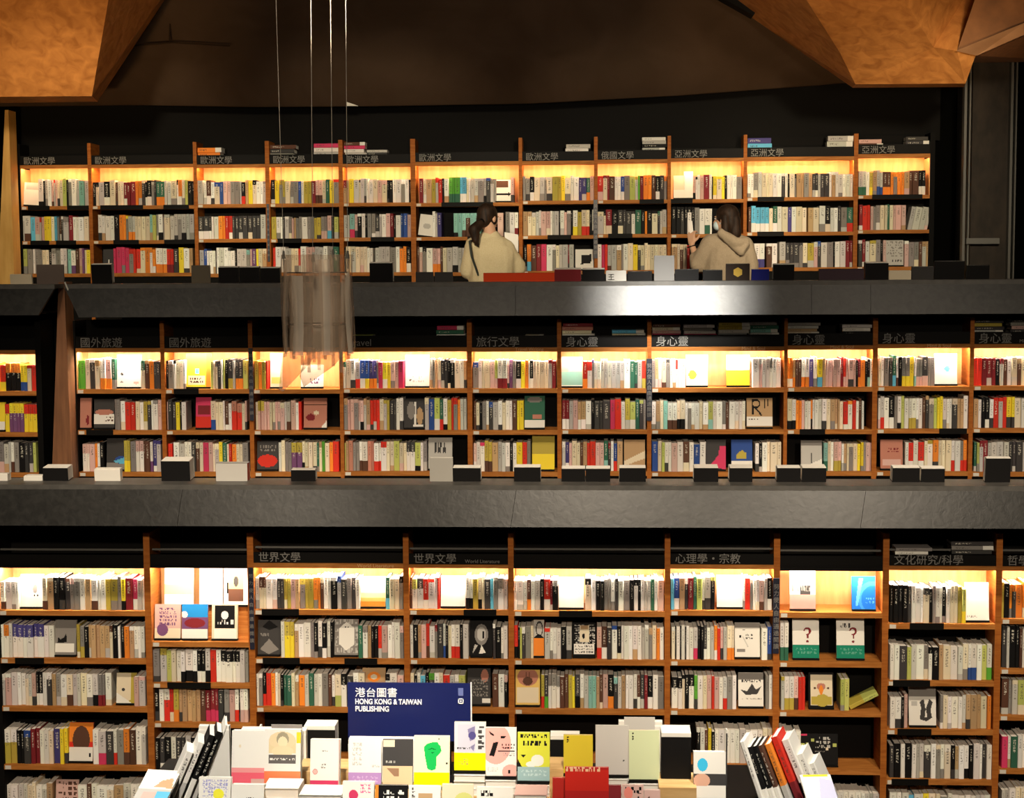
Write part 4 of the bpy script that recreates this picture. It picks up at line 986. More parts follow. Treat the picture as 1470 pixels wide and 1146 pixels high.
GR = 'books standing on the display table'
TBL = [
 # x0,y0,x1,y1,Y, desc, base, shapes, thickness, [support]
 (332,1053,379,1128,7.12,'white book with a pink-red band, leftmost in the main row','w',[('r',0,0,1,.33,(.8,.3,.3)),('r',0,0,1,.24,(.8,.12,.17)),('r',.6,0,1,.13,'p'),('e',.25,.72,.04,.03,'c')],.05),
 (379,1051,431,1126,7.10,'cream book with an arched portrait, grey label and orange band','w',[('r',.12,.56,.86,.8,(.75,.6,.35)),('e',.49,.8,.37,.16,(.78,.62,.38)),('e',.5,.82,.17,.13,(.35,.3,.2)),('e',.5,.77,.13,.1,(.85,.7,.45)),('e',.5,.6,.3,.1,(.8,.65,.4)),('r',.12,.38,.86,.54,(.12,.11,.1)),('t',.14,.42,.84,.48,'w',1,8),('r',0,0,1,.24,(.85,.2,.08)),('r',.88,.75,1,.95,'y')],.04),
 (445,1065,487,1128,7.10,'white book with pink round seal and crimson foot','w',[('r',0,0,1,.11,'R'),('e',.17,.3,.09,.06,(.6,.2,.2)),('e',.17,.3,.07,.045,'p'),('t',.36,.36,.54,.48,'G',2,2),('t',.4,.72,.6,.76,'d',1,3),('r',.96,0,1,1,'p')],.04),
 (500,1063,547,1128,7.12,'white book with a mauve base band, below the blue sign','w',[('r',0,0,1,.28,(.42,.24,.5)),('t',.1,.4,.4,.9,'g',5,3),('t',.7,.36,.95,.44,'g',1,3),('t',.1,.05,.9,.2,(.55,.38,.6),2,6)],.02),
 (549,1065,592,1128,7.10,'charcoal book with a tan base and small picture','d',[('r',0,0,1,.43,(.72,.5,.3)),('r',.15,.2,.55,.38,(.3,.17,.1)),('p',[(.15,.2),(.4,.2),(.15,.36)],(.72,.5,.3)),('t',.1,.47,.45,.54,'g',1,5),('r',.02,.84,.4,.99,'c')],.02),
 (594,1060,645,1129,7.08,'cream book with a green raised fist print and yellow band','w',[('r',0,0,1,1,(.82,.77,.5)),('p',[(.38,.34),(.3,.62),(.28,.78),(.36,.84),(.5,.87),(.66,.87),(.74,.8),(.78,.7),(.64,.58),(.62,.34),(.5,.31)],(.01,.42,.08)),('p',[(.36,.72),(.5,.76),(.66,.72),(.5,.735)],(.0,.12,.02)),('p',[(.46,.68),(.6,.68),(.52,.65)],(.0,.12,.02)),('r',0,0,1,.27,(.88,.72,.0)),('r',.68,.92,.72,.95,'k'),('r',.9,.44,.95,.47,'k'),('t',.72,.33,.85,.44,'c',1,2)],.02),
 (652,1040,697,1106,7.10,'grey-lilac book with dark figure and bright yellow band','g',[('r',0,0,1,1,(.6,.58,.6)),('r',.1,.37,.68,.95,(.52,.5,.58)),('p',[(.42,.85),(.66,.92),(.66,.65),(.5,.6)],(.2,.18,.32)),('e',.57,.72,.12,.08,(.07,.06,.2)),('p',[(.5,.48),(.66,.55),(.62,.4)],(.2,.18,.3)),('t',.72,.4,.95,.95,'d',5,1),('t',.08,.42,.5,.48,'d',1,8),('r',0,0,1,.36,(.88,.74,.0)),('t',.1,.1,.45,.24,'Y',3,4)],.025),
 (697,1048,741,1114,7.10,'white book with pink circles and black face strokes','w',[('e',.33,.66,.5,.42,(.85,.38,.33)),('p',[(.1,.93),(.28,.85),(.26,.82),(.15,.86)],'k'),('p',[(.5,.82),(.66,.82),(.6,.77),(.5,.78)],'k'),('p',[(.25,.69),(.42,.7),(.28,.4),(.12,.42)],'k'),('t',.5,.55,.95,.66,'k',2,5),('r',.4,.5,.95,.52,'d'),('t',.55,.4,.95,.47,'G',2,6),('e',.82,.08,.28,.16,(.85,.38,.33)),('r',.74,.05,.8,.13,'k'),('t',.05,.08,.4,.18,'g',3,5)],.025),
 (743,1055,789,1121,7.10,'lime book with a pale animal and blue-grey base band','l',[('r',0,0,1,1,(.62,.64,.05)),('t',.06,.86,.92,.96,'k',1,8),('t',.08,.68,.92,.82,'k',1,6),('p',[(.1,.54),(.26,.54),(.18,.47)],'k'),('e',.62,.42,.2,.12,(.8,.75,.68)),('e',.42,.34,.16,.06,(.8,.75,.68)),('p',[(0,.27),(0,.45),(.15,.27)],'k'),('r',0,0,1,.29,(.3,.45,.46)),('t',.1,.08,.9,.22,(.45,.6,.6),2,6)],.025),
 (809,1058,851,1110,7.16,'mustard yellow book with small black title','Y',[('r',0,0,1,1,(.6,.46,.03)),('t',.1,.78,.18,.95,'k',3,1)],.03),
 (855,1045,903,1112,7.12,'plain silvery grey book with a faint glare','g',[('r',0,0,1,1,(.5,.47,.43)),('t',.8,.24,.86,.3,'d',1,1)],.025),
 (903,1052,947,1119,7.10,'pale sage green book with small black title','c',[('r',0,0,1,1,(.55,.6,.36)),('t',.1,.78,.15,.95,'k',3,1)],.02),
 (996,1083,1042,1146,7.02,'white book with a sky blue dot and grey lower half','w',[('e',.28,.72,.16,.14,(.05,.5,.8)),('r',0,.28,1,.52,'d'),('e',.25,.38,.26,.15,(.7,.4,.28)),('r',0,0,1,.26,'w')],.05),
 (811,1107,874,1160,6.9,'bright red book with a worn gold top edge','r',[('r',0,0,1,1,(.42,.015,.015)),('r',0,.6,1,.95,(.55,.02,.012)),('t',0,.9,.8,1,(.8,.5,.3),1,9),('r',.84,.24,.9,.3,'p')],.03),
 (284,1120,330,1175,6.9,'white book with fine blue hatching and a yellow spot','w',[('t',.1,.2,.9,.95,(.35,.35,.6),9,9),('e',.62,.62,.17,.12,(.85,.8,.05))],.03),
 (331,1130,378,1180,6.9,'plain white book in the front row, right of the blue hatched one','w',[('t',.45,.55,.75,.66,'d',1,3)],.05),
 (491,1126,536,1180,6.9,'white book with pink blot and pink characters','w',[('e',.35,.68,.15,.12,'R'),('t',.55,.7,.9,.95,(.8,.15,.3),3,3)],.03),
 (538,1131,584,1180,6.9,'black book with large white characters and orange spine','k',[('t',.2,.55,.9,.88,'w',2,3),('r',0,0,.1,1,'o')],.03),
 (586,1132,632,1180,6.9,'cream book with a small brown picture, front row','w',[('r',.3,.5,.75,.8,'t'),('t',.08,.6,.2,.95,'d',4,1)],.03),
 (634,1130,679,1180,6.9,'cream book with olive wash, front row','c',[('e',.7,.6,.3,.2,(.6,.6,.2))],.03),
 (684,1134,736,1180,6.9,'white book with black printed title, front row','w',[('t',.1,.7,.45,.92,'k',1,3)],.03),
 (893,1131,924,1180,6.9,'pink and black patterned book, front row','p',[('t',.1,.3,.9,.95,'k',3,3),('e',.3,.8,.2,.15,(.8,.25,.2))],.03),
 (925,1138,948,1180,6.88,'small salmon pink book, front row','p',[('e',.3,.75,.08,.08,'b')],.03),
 (793,1121,812,1175,6.95,'narrow dark red book left of the bright red book','r',[('r',0,0,1,1,(.4,.02,.015))],.03),
 (874,1131,892,1175,6.95,'narrow plum book right of the bright red book','m',[],.03),
]
SUPPORT = {332:'r',379:'p2',445:'r',500:'r',549:'r',594:'r',652:'p2',697:'p2',743:'p1',809:'r',855:'p2',903:'p1',996:'r'}
for t in TBL:
    (x0, y0, x1, y1, Y, d, b, shp, th) = t
    zb = None
    if y1 > 1150 or x0 not in SUPPORT: zb = TZ+.013
    o, mw, W, H, th = face_book(x0, y0, x1, y1, Y, d+(', on the table' if len(d.split()) < 13 else ''), b, shp, lean=.16 if y1 < 1150 else .2, th=th, res=1.3,
        group=GR, zbase=zb)
    if zb is not None and y1 > 1150:
        pass
    stand_for(mw, W, H, th, 'black stand behind the '+' '.join(d.split()[:6]).rstrip(','))
    if x0 in SUPPORT:
        s = SUPPORT[x0]; zsup = mw.translation.z-.014
        X0 = mw.translation.x-W/2; X1 = X0+W
        if s == 'r':
            tag(boxobj('wooden_riser', (X0-.004, Y-.035, TZ+.001), (X1+.004, Y+.1, zsup), RISER), 'wooden block under the '+' '.join(d.split()[:7]).rstrip(','), 'riser', 'wooden risers on the table')
        else:
            n = int(s[1])+1; tot = zsup-TZ-.001; hh = .032
            zr = zsup-hh*n
            if zr > TZ+.01:
                tag(boxobj('wooden_riser', (X0-.003, Y-.03, TZ+.001), (X1+.003, Y+.12, zr-.0005), RISER), 'wooden block at the foot of the pile under the '+' '.join(d.split()[:4]).rstrip(','), 'riser', 'wooden risers on the table')
            for k in range(n):
                mb = MB(); w2 = W*(.97+R()*.03); z = zr+k*hh; c = jit(C('w'))
                h = hh-.001
                mb.box((0, 0, 0), (w2, .14, .0025), None, c); mb.box((0, 0, h-.003), (w2, .14, h), None, c); mb.box((0, .137, .0025), (w2, .14, h-.003), None, c)
                o = mb.build('piled_book', COVER, loc=(X0+(R()-.5)*.004, Y-.025+R()*.006, z))
                tag(o, ('top' if k == n-1 else 'bottom' if k == 0 else 'middle')+' book piled under the '+' '.join(d.split()[:8]).rstrip(','), 'book', 'books piled on the table')
                mp = MB(); mp.box((.002, .002, .0026), (w2-.002, .137, h-.0031)); mp.build('page_block', PAPER, o)
# open wood tops between the stands
riser(425, 500, 1108, 7.2, 7.4, 'broad wooden riser behind the pink-sealed white book')
riser(780, 812, 1104, 7.17, 7.35, 'wooden riser between the lime and mustard books')
riser(946, 1000, 1131, 6.98, 7.2, 'wooden riser under the large black-backed book')
# back row: seen from behind, black backs and white tops
BACK = [(437,1042,482,1105,7.45,'k',.10,'thick black-backed book with a wide white top, right of the portrait book'),
 (286,1042,330,1085,7.5,'w',.03,'white upright book behind the leaning books at left'),
 (790,1056,832,1110,7.45,'k',.08,'black-backed book with white top, between lime and mustard books'),
 (949,1052,992,1128,7.10,'k',.12,'large black-backed book with thick white top, right of the sage green book'),
 (888,1036,951,1090,7.5,'w',.04,'wide white book standing behind the silvery grey book'),
 (373,1042,376,1100,7.5,'p',.03,'thin pink book standing behind the portrait book'),
 (346,1048,440,1100,7.4,'w',.06,'row-wide white book behind the portrait book'),
 (1042,1047,1044,1090,7.5,'d',.02,'thin dark book edge beside the white blue-dot book'),
 (500,1062,600,1070,7.35,'w',.06,'flat white book top under the blue sign')]
for (x0, y0, x1, y1, Yb, cb_, th, d) in BACK:
    c_ = C(cb_); A = at(x0, y1, Yb); B = at(x1, y1, Yb); W = B.x-A.x; z = TZ+.001 if y1 != 1128 else at(970, 1131, 6.98).z+.001
    Hh = at(x0, y0, Yb).z-z
    mw = Matrix.Translation((A.x+W/2, Yb, z)) @ Matrix.Rotation(.02, 4, 'X')
    mb = MB(); mb.box((-W/2, 0, 0), (W/2, .004, Hh-.02), None, c_); mb.box((-W/2, th-.004, 0), (W/2, th, Hh), None, (.7,.68,.62)); mb.box((-W/2, .004, 0), (W/2, th-.004, .003), None, c_)
    o = mb.build('display_book', COVER, mw=mw); tag(o, d, 'book', GR)
    mp = MB(); mp.box((-W/2+.001, .004, .003), (W/2-.001, th-.004, Hh-.002)); mp.build('page_block', PAPER, o)
# loose cards
for (x0, y0, x1, y1, Yb, c_, d, lean) in ((896,1029,940,1056,7.47,(.66,.63,.58),'pale card standing behind the sage green book',-.1),(390,1040,434,1053,7.38,(.42,.38,.35),'grey card standing above the portrait book',-.1)):
    A = at(x0, y1, Yb); B = at(x1, y1, Yb); Hh = at(x0, y0, Yb).z-A.z; W = B.x-A.x
    mb = MB(); mb.box((-W/2, 0, -.12), (W/2, .004, Hh), None, c_)
    tag(mb.build('card', COVER, mw=Matrix.Translation((A.x+W/2, Yb, A.z)) @ Matrix.Rotation(-lean, 4, 'X')), d, 'card')
# low front-row piles
pile(378, 430, 1132, 1160, 6.95, 2, 'of white books in front of the portrait book')
pile(430, 492, 1141, 1160, 6.9, 1, 'of plain white books below the pink-sealed book')
pile(738, 785, 1141, 1160, 6.9, 2, 'of pink books at the front edge', colr='p')
for nm_, x0, x1, Yf in (('front left', 376, 494, 6.88), ('front middle', 736, 787, 6.88)):
    A = at(x0, 1160, 6.9); B = at(x1, 1160, 6.9)
    if A.z > TZ+.012: tag(boxobj('wooden_riser', (A.x, 6.89, TZ+.001), (B.x, 7.06, A.z-.001), RISER), 'low wooden block at the '+nm_+' of the table', 'riser', 'wooden risers on the table')

# fanned leaning books, left and right of the table
def fan(x_px, y0, y1, Y, colr, band, tilt, th, yaw, lab, H=.24, Dp=.17, pxshift=0):
    A = at(x_px, y1, Y)
    mw = Matrix.Translation((A.x, Y, TZ+.002+abs(math.sin(tilt))*th)) @ Matrix.Rotation(yaw, 4, 'Z') @ Matrix.Rotation(tilt, 4, 'Y')
    mb = MB(); c1 = C(colr)
    book_geo(mb, th, H, Dp, c1, C(band) if band else None, .4, want='cover')
    o = mb.build('leaning_book', COVER, mw=mw); tag(o, lab, 'book', 'leaning books at the ends of the table')
    mp = MB(); book_geo(mp, th, H, Dp, c1, want='pages', pm=0); mp.build('page_block', PAPER, o)
LF = [(232,'w',None,.034,.29,'white leaning book, far left of the left fan'),(245,'w','g',.03,.33,'white book with grey base, second in the left fan'),(259,'k','w',.028,.36,'black-spined leaning book with white titles, left of pair'),
      (270,'k','g',.028,.37,'black-spined leaning book with white titles, right of pair'),(280,'w',None,.012,.40,'tallest white leaning book in the left fan')]
for k, (x, c_, b_, th, H, lb) in enumerate(LF):
    fan(x, 1040, 1168, 7.05+k*.02, c_, b_, .42-.012*k, th, .25, lb+' on the table', H=H)
RF = [(1098,'w',None,.022,.36,'thin white leaning book, first of the right fan'),(1106,'k','w',.022,.33,'black leaning book with rows of white text, first of three'),(1115,'k','w',.022,.33,'black leaning book with rows of white text, second of three'),
      (1124,'b','w',.022,.33,'dark brown leaning book with rows of white text, last of three'),(1135,'o','g',.028,.33,'orange-topped leaning book in the right fan'),(1149,'r','m',.03,.36,'red leaning book beside the orange-topped one'),
      (1163,'w','k',.035,.34,'thick white-topped black leaning book'),(1177,'w',None,.03,.27,'white leaning book, second last of the right fan'),(1188,'w','g',.03,.22,'short white leaning book, last of the right fan')]
for k, (x, c_, b_, th, H, lb) in enumerate(RF):
    fan(x, 1040, 1168, 7.04+k*.015, c_, b_, -.33-.012*k, th, -.28, lb+' on the table', H=H)
# white box-like stand behind left fan and lying magazines
def lying(x0, x1, yy, Y, dep, ang, base, shapes, d, hz=.0):
    A = at(x0, yy, Y); B = at(x1, yy, Y); W = B.x-A.x
    base = C(base); shp = [tuple(C(q) if isinstance(q, str) and len(q) == 1 and qi > 0 else q for qi, q in enumerate(s)) for s in shapes]
    mw = Matrix.Translation((A.x+W/2, Y, A.z)) @ Matrix.Rotation(ang, 4, 'Z') @ Matrix.Rotation(.42, 4, 'X')
    mb = MB(); nx, ny = 30, 30
    for j in range(ny+1):
        for i in range(nx+1): mb.v.append((-W/2+W*i/nx, dep*j/ny, .012))
    for j in range(ny):
        for i in range(nx):
            a = j*(nx+1)+i; mb.face((a, a+1, a+nx+2, a+nx+1), paint(base, shp, (i+.5)/nx, (j+.5)/ny))
    mb.box((-W/2, 0, 0), (W/2, dep, .002), None, base); mb.box((-W/2, 0, .0102), (W/2, dep, .0118), None, base)
    o = mb.build('magazine', COVER, mw=mw); tag(o, d, 'magazine')
    mp = MB(); mp.box((-W/2+.002, .002, .002), (W/2-.002, dep-.002, .0102)); mp.build('page_block', PAPER, o)
    # wooden wedge below
    z0 = A.z-.003; mbw = MB(); bx = W*.3
    mbw.v = [(-bx, .02, TZ-A.z+.001), (bx, .02, TZ-A.z+.001), (bx, dep*.85, TZ-A.z+.001), (-bx, dep*.85, TZ-A.z+.001), (-bx, .02, .006), (bx, .02, .006), (bx, dep*.85, dep*.85*.446-.004), (-bx, dep*.85, dep*.85*.446-.004)]
    for q in ((3,2,1,0),(4,5,6,7),(0,1,5,4),(1,2,6,5),(2,3,7,6),(3,0,4,7)): mbw.face(q)
    tag(mbw.build('wedge_stand', BLACKSH, mw=Matrix.Translation((A.x+W/2, Y, A.z)) @ Matrix.Rotation(ang, 4, 'Z')), 'black wedge under the '+' '.join(d.split()[:5]), 'stand')
lying(190, 240, 1152, 6.92, .2, -.12, 'w', [('r',0,.0,1,.35,'g'),('r',.2,.05,.6,.25,'p'),('r',.6,.05,1,.3,'s'),('p',[(.45,.45),(1,.4),(.9,.75),(.6,.65)],(.85,.35,.2))], 'pale magazine with orange and pink patches at the left end of the table')
lying(1160, 1206, 1160, 6.92, .2, .1, 'w', [('p',[(.4,0),(1,0),(1,.8),(.6,.9)],(.55,.55,.72)),('r',.1,.93,.9,1,'y')], 'white magazine with a grey-blue patch at the right end of the table')
# blue sign
A = at(500, 1063, 7.62); B = at(676, 1063, 7.62); zt = at(588, 981, 7.62).z; W = B.x-A.x; Hh = zt-A.z
sg = empty('sign_board', (A.x, 7.62, A.z), 'dark blue board with white Chinese and English words standing on the table', 'sign')
boxobj('board', (0, 0, 0), (W, .012, Hh), mat('sign_navy', (.008,.013,.085), .35), sg)
boxobj('edge_strip', (W, -.001, 0), (W+.006, .013, Hh+.004), mat('edge_white', (.8,.8,.78), .4), sg)
boxobj('leg', (.1, .014, TZ-A.z), (.13, .04, Hh*.6), BLACKSH, sg); boxobj('leg', (W-.13, .014, TZ-A.z), (W-.1, .04, Hh*.6), BLACKSH, sg)
def T_(x, z): return Matrix.Translation((x, -.0025, z)) @ FRONT
text_mesh('港台圖書', 'lettering', .050, WHITELET, sg, T_(.036, Hh-.066), width=.205)
text_mesh('HONG KONG & TAIWAN', 'lettering', .036, WHITELET, sg, T_(.036, Hh-.105), width=.325, bold=.0008)
text_mesh('PUBLISHING', 'lettering', .036, WHITELET, sg, T_(.036, Hh-.141), width=.165, bold=.0008)
mb = MB(); mb.box((W-.06, -.003, Hh-.06), (W-.035, -.001, Hh-.022)); mb.build('emblem', mat('faded_blue', (.12,.15,.35), .5), sg)
mb = MB(); x0, z0 = W-.061, Hh-.1
for a_, b_, c_, d_ in ((0,0,.027,.005),(0,.022,.027,.027),(0,0,.005,.027),(.022,0,.027,.027),(.010,.010,.017,.017)): mb.box((x0+a_, -.003, z0+b_), (x0+c_, -.001, z0+d_))
mb.build('emblem', WHITELET, sg)

# ---------------------------------------------------------------- hanging pendant of translucent strips
PY = 9.0
PL = mat('clear_acrylic', (.46, .36, .27), .3)
nt = PL.node_tree; bs = nt.nodes['Principled BSDF']; out = nt.nodes['Material Output']
tr = nt.nodes.new('ShaderNodeBsdfTransparent'); tr.inputs[0].default_value = (.9, .84, .78, 1)
mx = nt.nodes.new('ShaderNodeMixShader'); mx.inputs[0].default_value = .27
nt.links.new(tr.outputs[0], mx.inputs[1]); nt.links.new(bs.outputs[0], mx.inputs[2]); nt.links.new(mx.outputs[0], out.inputs[0])
PL2 = PL.copy(); PL2.name = 'pale_acrylic'; PL2.node_tree.nodes['Principled BSDF'].inputs['Base Color'].default_value = (.75,.66,.55,1)
for n_ in PL2.node_tree.nodes:
    if n_.type == 'MIX_SHADER': n_.inputs[0].default_value = .36
P0 = at(404, 366, PY); P1 = at(506, 366, PY); PB = at(455, 508, PY); cx = (P0.x+P1.x)/2; rad = (P1.x-P0.x)/2; Ht = P0.z-PB.z
pd = empty('pendant_lamp', (cx, PY, PB.z), 'hanging cylinder of wavy translucent strips on four thin wires, in front of the shelves', 'lamp')
nstr = 22
for k in range(nstr):
    a0 = 2*math.pi*k/nstr; wdt = 2*math.pi/nstr*1.25; mb = MB(); rr = rad*(.97 if k % 2 else .90); top = Ht-(.0 if k % 3 else .09*(k % 2+.3)); bot = (.02*math.sin(k*2.1))
    tw = math.sin(k*1.7)*.18
    rows = 8; cols = 4
    for j in range(rows+1):
        for i in range(cols+1):
            f = j/rows; a = a0+wdt*(i/cols-.5)+tw*(f-.5)*.5; q = rr+.010*math.cos((i/cols-.5)*math.pi)+.006*math.sin(f*5+k)
            mb.v.append((q*math.cos(a), q*math.sin(a), bot+(top-bot)*f))
    for j in range(rows):
        for i in range(cols): b = j*(cols+1)+i; mb.face((b, b+1, b+cols+2, b+cols+1))
    mb.build('acrylic_strip', PL2 if k % 3 == 0 else PL, pd, smooth=True)
# fringe pieces and the long curved clear tail
for k in range(9):
    mb = MB(); x = -rad*.7+rad*1.5*k/8; L_ = .03+.02*((k*37) % 5)
    mb.box((x-.008, -.004+rad*.3*math.sin(k), -L_), (x+.010, -.002+rad*.3*math.sin(k), .03)); mb.build('fringe_piece', PL, pd)
mb = MB(); pts = [(404,508),(452,500),(446,520),(424,545),(408,562),(400,560)]
q = [at(x, y, PY-.02)-Vector((cx, PY, PB.z)) for x, y in pts]
for dy in (0, .004): mb.quad([p+Vector((0, dy+.04*math.sin(i*1.3), 0)) for i, p in enumerate(q)])
mb.build('tail_sheet', PL, pd)
mb = MB(); pts = [(440,505),(500,500),(480,525),(436,556),(430,540)]
q = [at(x, y, PY+.05)-Vector((cx, PY, PB.z)) for x, y in pts]
mb.quad(q); mb.quad([p+Vector((0, .004, 0)) for p in q]); mb.build('tail_sheet', PL, pd)
for z in (Ht*.30, Ht*.82):
    mb = MB(); n = 36
    for i in range(n):
        a = 2*math.pi*i/n; b = 2*math.pi*(i+1)/n
        mb.tube((rad*.86*math.cos(a), rad*.86*math.sin(a), z), (rad*.86*math.cos(b), rad*.86*math.sin(b), z), .0035, 5, cap=False)
    mb.build('ring', mat('dark_wire', (.08,.06,.05), .4, .6), pd)
for (xt, xb_, ya, dyy) in ((395,407,360,-.06),(446,449,365,.05),(474,478,358,.10),(496,499,360,-.03)):
    a = at(xt, -40, PY+dyy)-Vector((cx, PY, PB.z)); b = at(xb_, ya, PY+dyy)-Vector((cx, PY, PB.z))
    d = (a-b).normalized(); mb = MB(); mb.tube(b, b+d*(a-b).length*1.15, .0017, 6); wv = mb.build('wire', STRING, pd)
    mb = MB(); mb.tube(b, b+Vector((0, 0, -.045)), .006, 6, r1=.012); mb.tube(b+Vector((0, 0, -.045)), b+Vector((0, 0, -.10)), .0025, 6); mb.build('hook', METAL, pd)

# ---------------------------------------------------------------- people
def blob(name, prims, voxel, m, parent=None, smooth=6, mw=None, disp=0):
    """prims: ('c', p0, p1, r0, r1) tapered capsules and ('e', centre, radii, rot euler) ellipsoids fused into one skin"""
    bm = bmesh.new()
    for p in prims:
        if p[0] == 'c':
            p0, p1, ra, rb = Vector(p[1]), Vector(p[2]), p[3], p[4]
            L_ = (p1-p0).length; n = max(2, int(L_/(min(ra, rb)*.7)+1))
            d = (p1-p0).normalized(); ax = d.orthogonal().normalized(); ay = d.cross(ax); seg = 14
            rings = []
            stations = [(-1, 0.001)]+[(-math.cos(t*math.pi/2/3), math.sin(t*math.pi/2/3)) for t in (1, 2)]
            lst = [(p0+d*ra*s, ra*q) for s, q in stations]
            for k in range(n+1): f = k/n; lst.append((p0.lerp(p1, f), ra+(rb-ra)*f))
            lst += [(p1-d*rb*s, rb*q) for s, q in reversed(stations)]
            for (c, r) in lst: rings.append([bm.verts.new(c+ax*r*math.cos(2*math.pi*i/seg)+ay*r*math.sin(2*math.pi*i/seg)) for i in range(seg)])
            for a, b in zip(rings, rings[1:]):
                for i in range(seg): bm.faces.new((a[i], a[(i+1) % seg], b[(i+1) % seg], b[i]))
            bm.faces.new(list(reversed(rings[0]))); bm.faces.new(rings[-1])
        else:
            from mathutils import Euler
            r = Euler(p[3] if len(p) > 3 else (0, 0, 0)).to_matrix().to_4x4()
            Mx = Matrix.Translation(p[1]) @ r @ Matrix.Diagonal((*p[2], 1))
            bmesh.ops.create_icosphere(bm, subdivisions=3, radius=1, matrix=Mx)
    me = bpy.data.meshes.new(name); bm.to_mesh(me); bm.free()
    o = bpy.data.objects.new(name, me); col.objects.link(o)
    md = o.modifiers.new('r', 'REMESH'); md.mode = 'VOXEL'; md.voxel_size = voxel; md.use_smooth_shade = True
    sm = o.modifiers.new('s', 'SMOOTH'); sm.iterations = smooth; sm.factor = .5
    if disp:
        tx = bpy.data.textures.new(name+'_folds', 'CLOUDS'); tx.noise_scale = .09
        dm = o.modifiers.new('d', 'DISPLACE'); dm.texture = tx; dm.strength = disp; dm.mid_level = .5
    bpy.context.view_layer.update()
    m2 = bpy.data.meshes.new_from_object(o.evaluated_get(bpy.context.evaluated_depsgraph_get()))
    bpy.data.objects.remove(o); m2.name = name
    m2.materials.clear(); m2.materials.append(m)
    o = bpy.data.objects.new(name, m2); col.objects.link(o)
    m2.polygons.foreach_set('use_smooth', [True]*len(m2.polygons))
    if mw is not None: o.matrix_world = mw
    if parent: o.parent = parent
    return o
SKIN = mat('skin', (.62,.36,.23), .55); HAIR = noisy('dark_hair', (.012,.007,.005), (.035,.018,.010), (12,12,2), 5, .6, spec=.2)
KNIT = noisy('cream_knit', (.60,.50,.30), (.66,.56,.36), (30,30,30), 4, .9); HOOD = noisy('beige_fleece', (.36,.28,.19), (.42,.33,.23), (30,30,30), 4, .9)
TROUS = mat('dark_trousers', (.03,.03,.035), .8); SHOE = mat('shoe', (.05,.045,.04), .6); STRAP = mat('strap', (.03,.035,.03), .6)

def hand(prims, wrist, fdir, palmn, side, curl=.5, point=False, s=1.0):
    """palm + five fingers; fdir: finger direction, palmn: palm normal, side: +1/-1 thumb side"""
    f = Vector(fdir).normalized(); nrm = Vector(palmn).normalized(); sd = f.cross(nrm).normalized()*side
    w0 = Vector(wrist)
    for q in (-.026, -.009, .009, .026):
        prims.append(('c', w0+f*.01+sd*q*.7*s, w0+f*.075*s+sd*q*s, .013*s, .0115*s))
    lens = [.072, .080, .074, .058]
    for k, q in enumerate((.029, .010, -.010, -.029)):
        b = w0+f*.082*s+sd*q*s; L_ = lens[k]*s; c_ = 0 if (point and k == 0) else curl
        d1 = (f*math.cos(c_)+nrm*math.sin(c_)).normalized(); d2 = (f*math.cos(2*c_)+nrm*math.sin(2*c_)).normalized(); d3 = (f*math.cos(2.8*c_)+nrm*math.sin(2.8*c_)).normalized()
        p1 = b+d1*L_*.45; p2 = p1+d2*L_*.3; p3 = p2+d3*L_*.25
        prims += [('c', b, p1, .0092*s, .0086*s), ('c', p1, p2, .0086*s, .008*s), ('c', p2, p3, .008*s, .0068*s)]
    t0 = w0+f*.025*s+sd*.028*s; t1 = t0+(sd*.75+f*.6+nrm*.35).normalized()*.036*s; t2 = t1+(sd*.3+f*.8+nrm*.5).normalized()*.03*s
    prims += [('c', t0, t1, .012*s, .0105*s), ('c', t1, t2, .0105*s, .0085*s)]

def head_prims(C0, yaw, pitch=0, s=1.0):
    """adult head centred at C0, facing +Y rotated by yaw about Z"""
    Rz = Matrix.Rotation(yaw, 3, 'Z') @ Matrix.Rotation(pitch, 3, 'X')
    def L(x, y, z): return C0+Rz @ (Vector((x, y, z))*s)
    e = (pitch, 0, yaw)
    P = [('e', L(0, -.012, .022), (.073*s, .092*s, .088*s), e), ('e', L(0, .022, -.03), (.058*s, .066*s, .078*s), e), ('e', L(0, .052, -.078), (.03*s, .028*s, .024*s), e),
         ('c', L(0, .088, .008), L(0, .106, -.028), .008*s, .013*s), ('e', L(0, .088, -.056), (.022*s, .010*s, .008*s), e),
         ('e', L(.074, -.004, -.012), (.010*s, .018*s, .03*s), e), ('e', L(-.074, -.004, -.012), (.010*s, .018*s, .03*s), e),
         ('e', L(.03, .078, .022), (.02*s, .012*s, .007*s), e), ('e', L(-.03, .078, .022), (.02*s, .012*s, .007*s), e)]
    return P, L, Rz

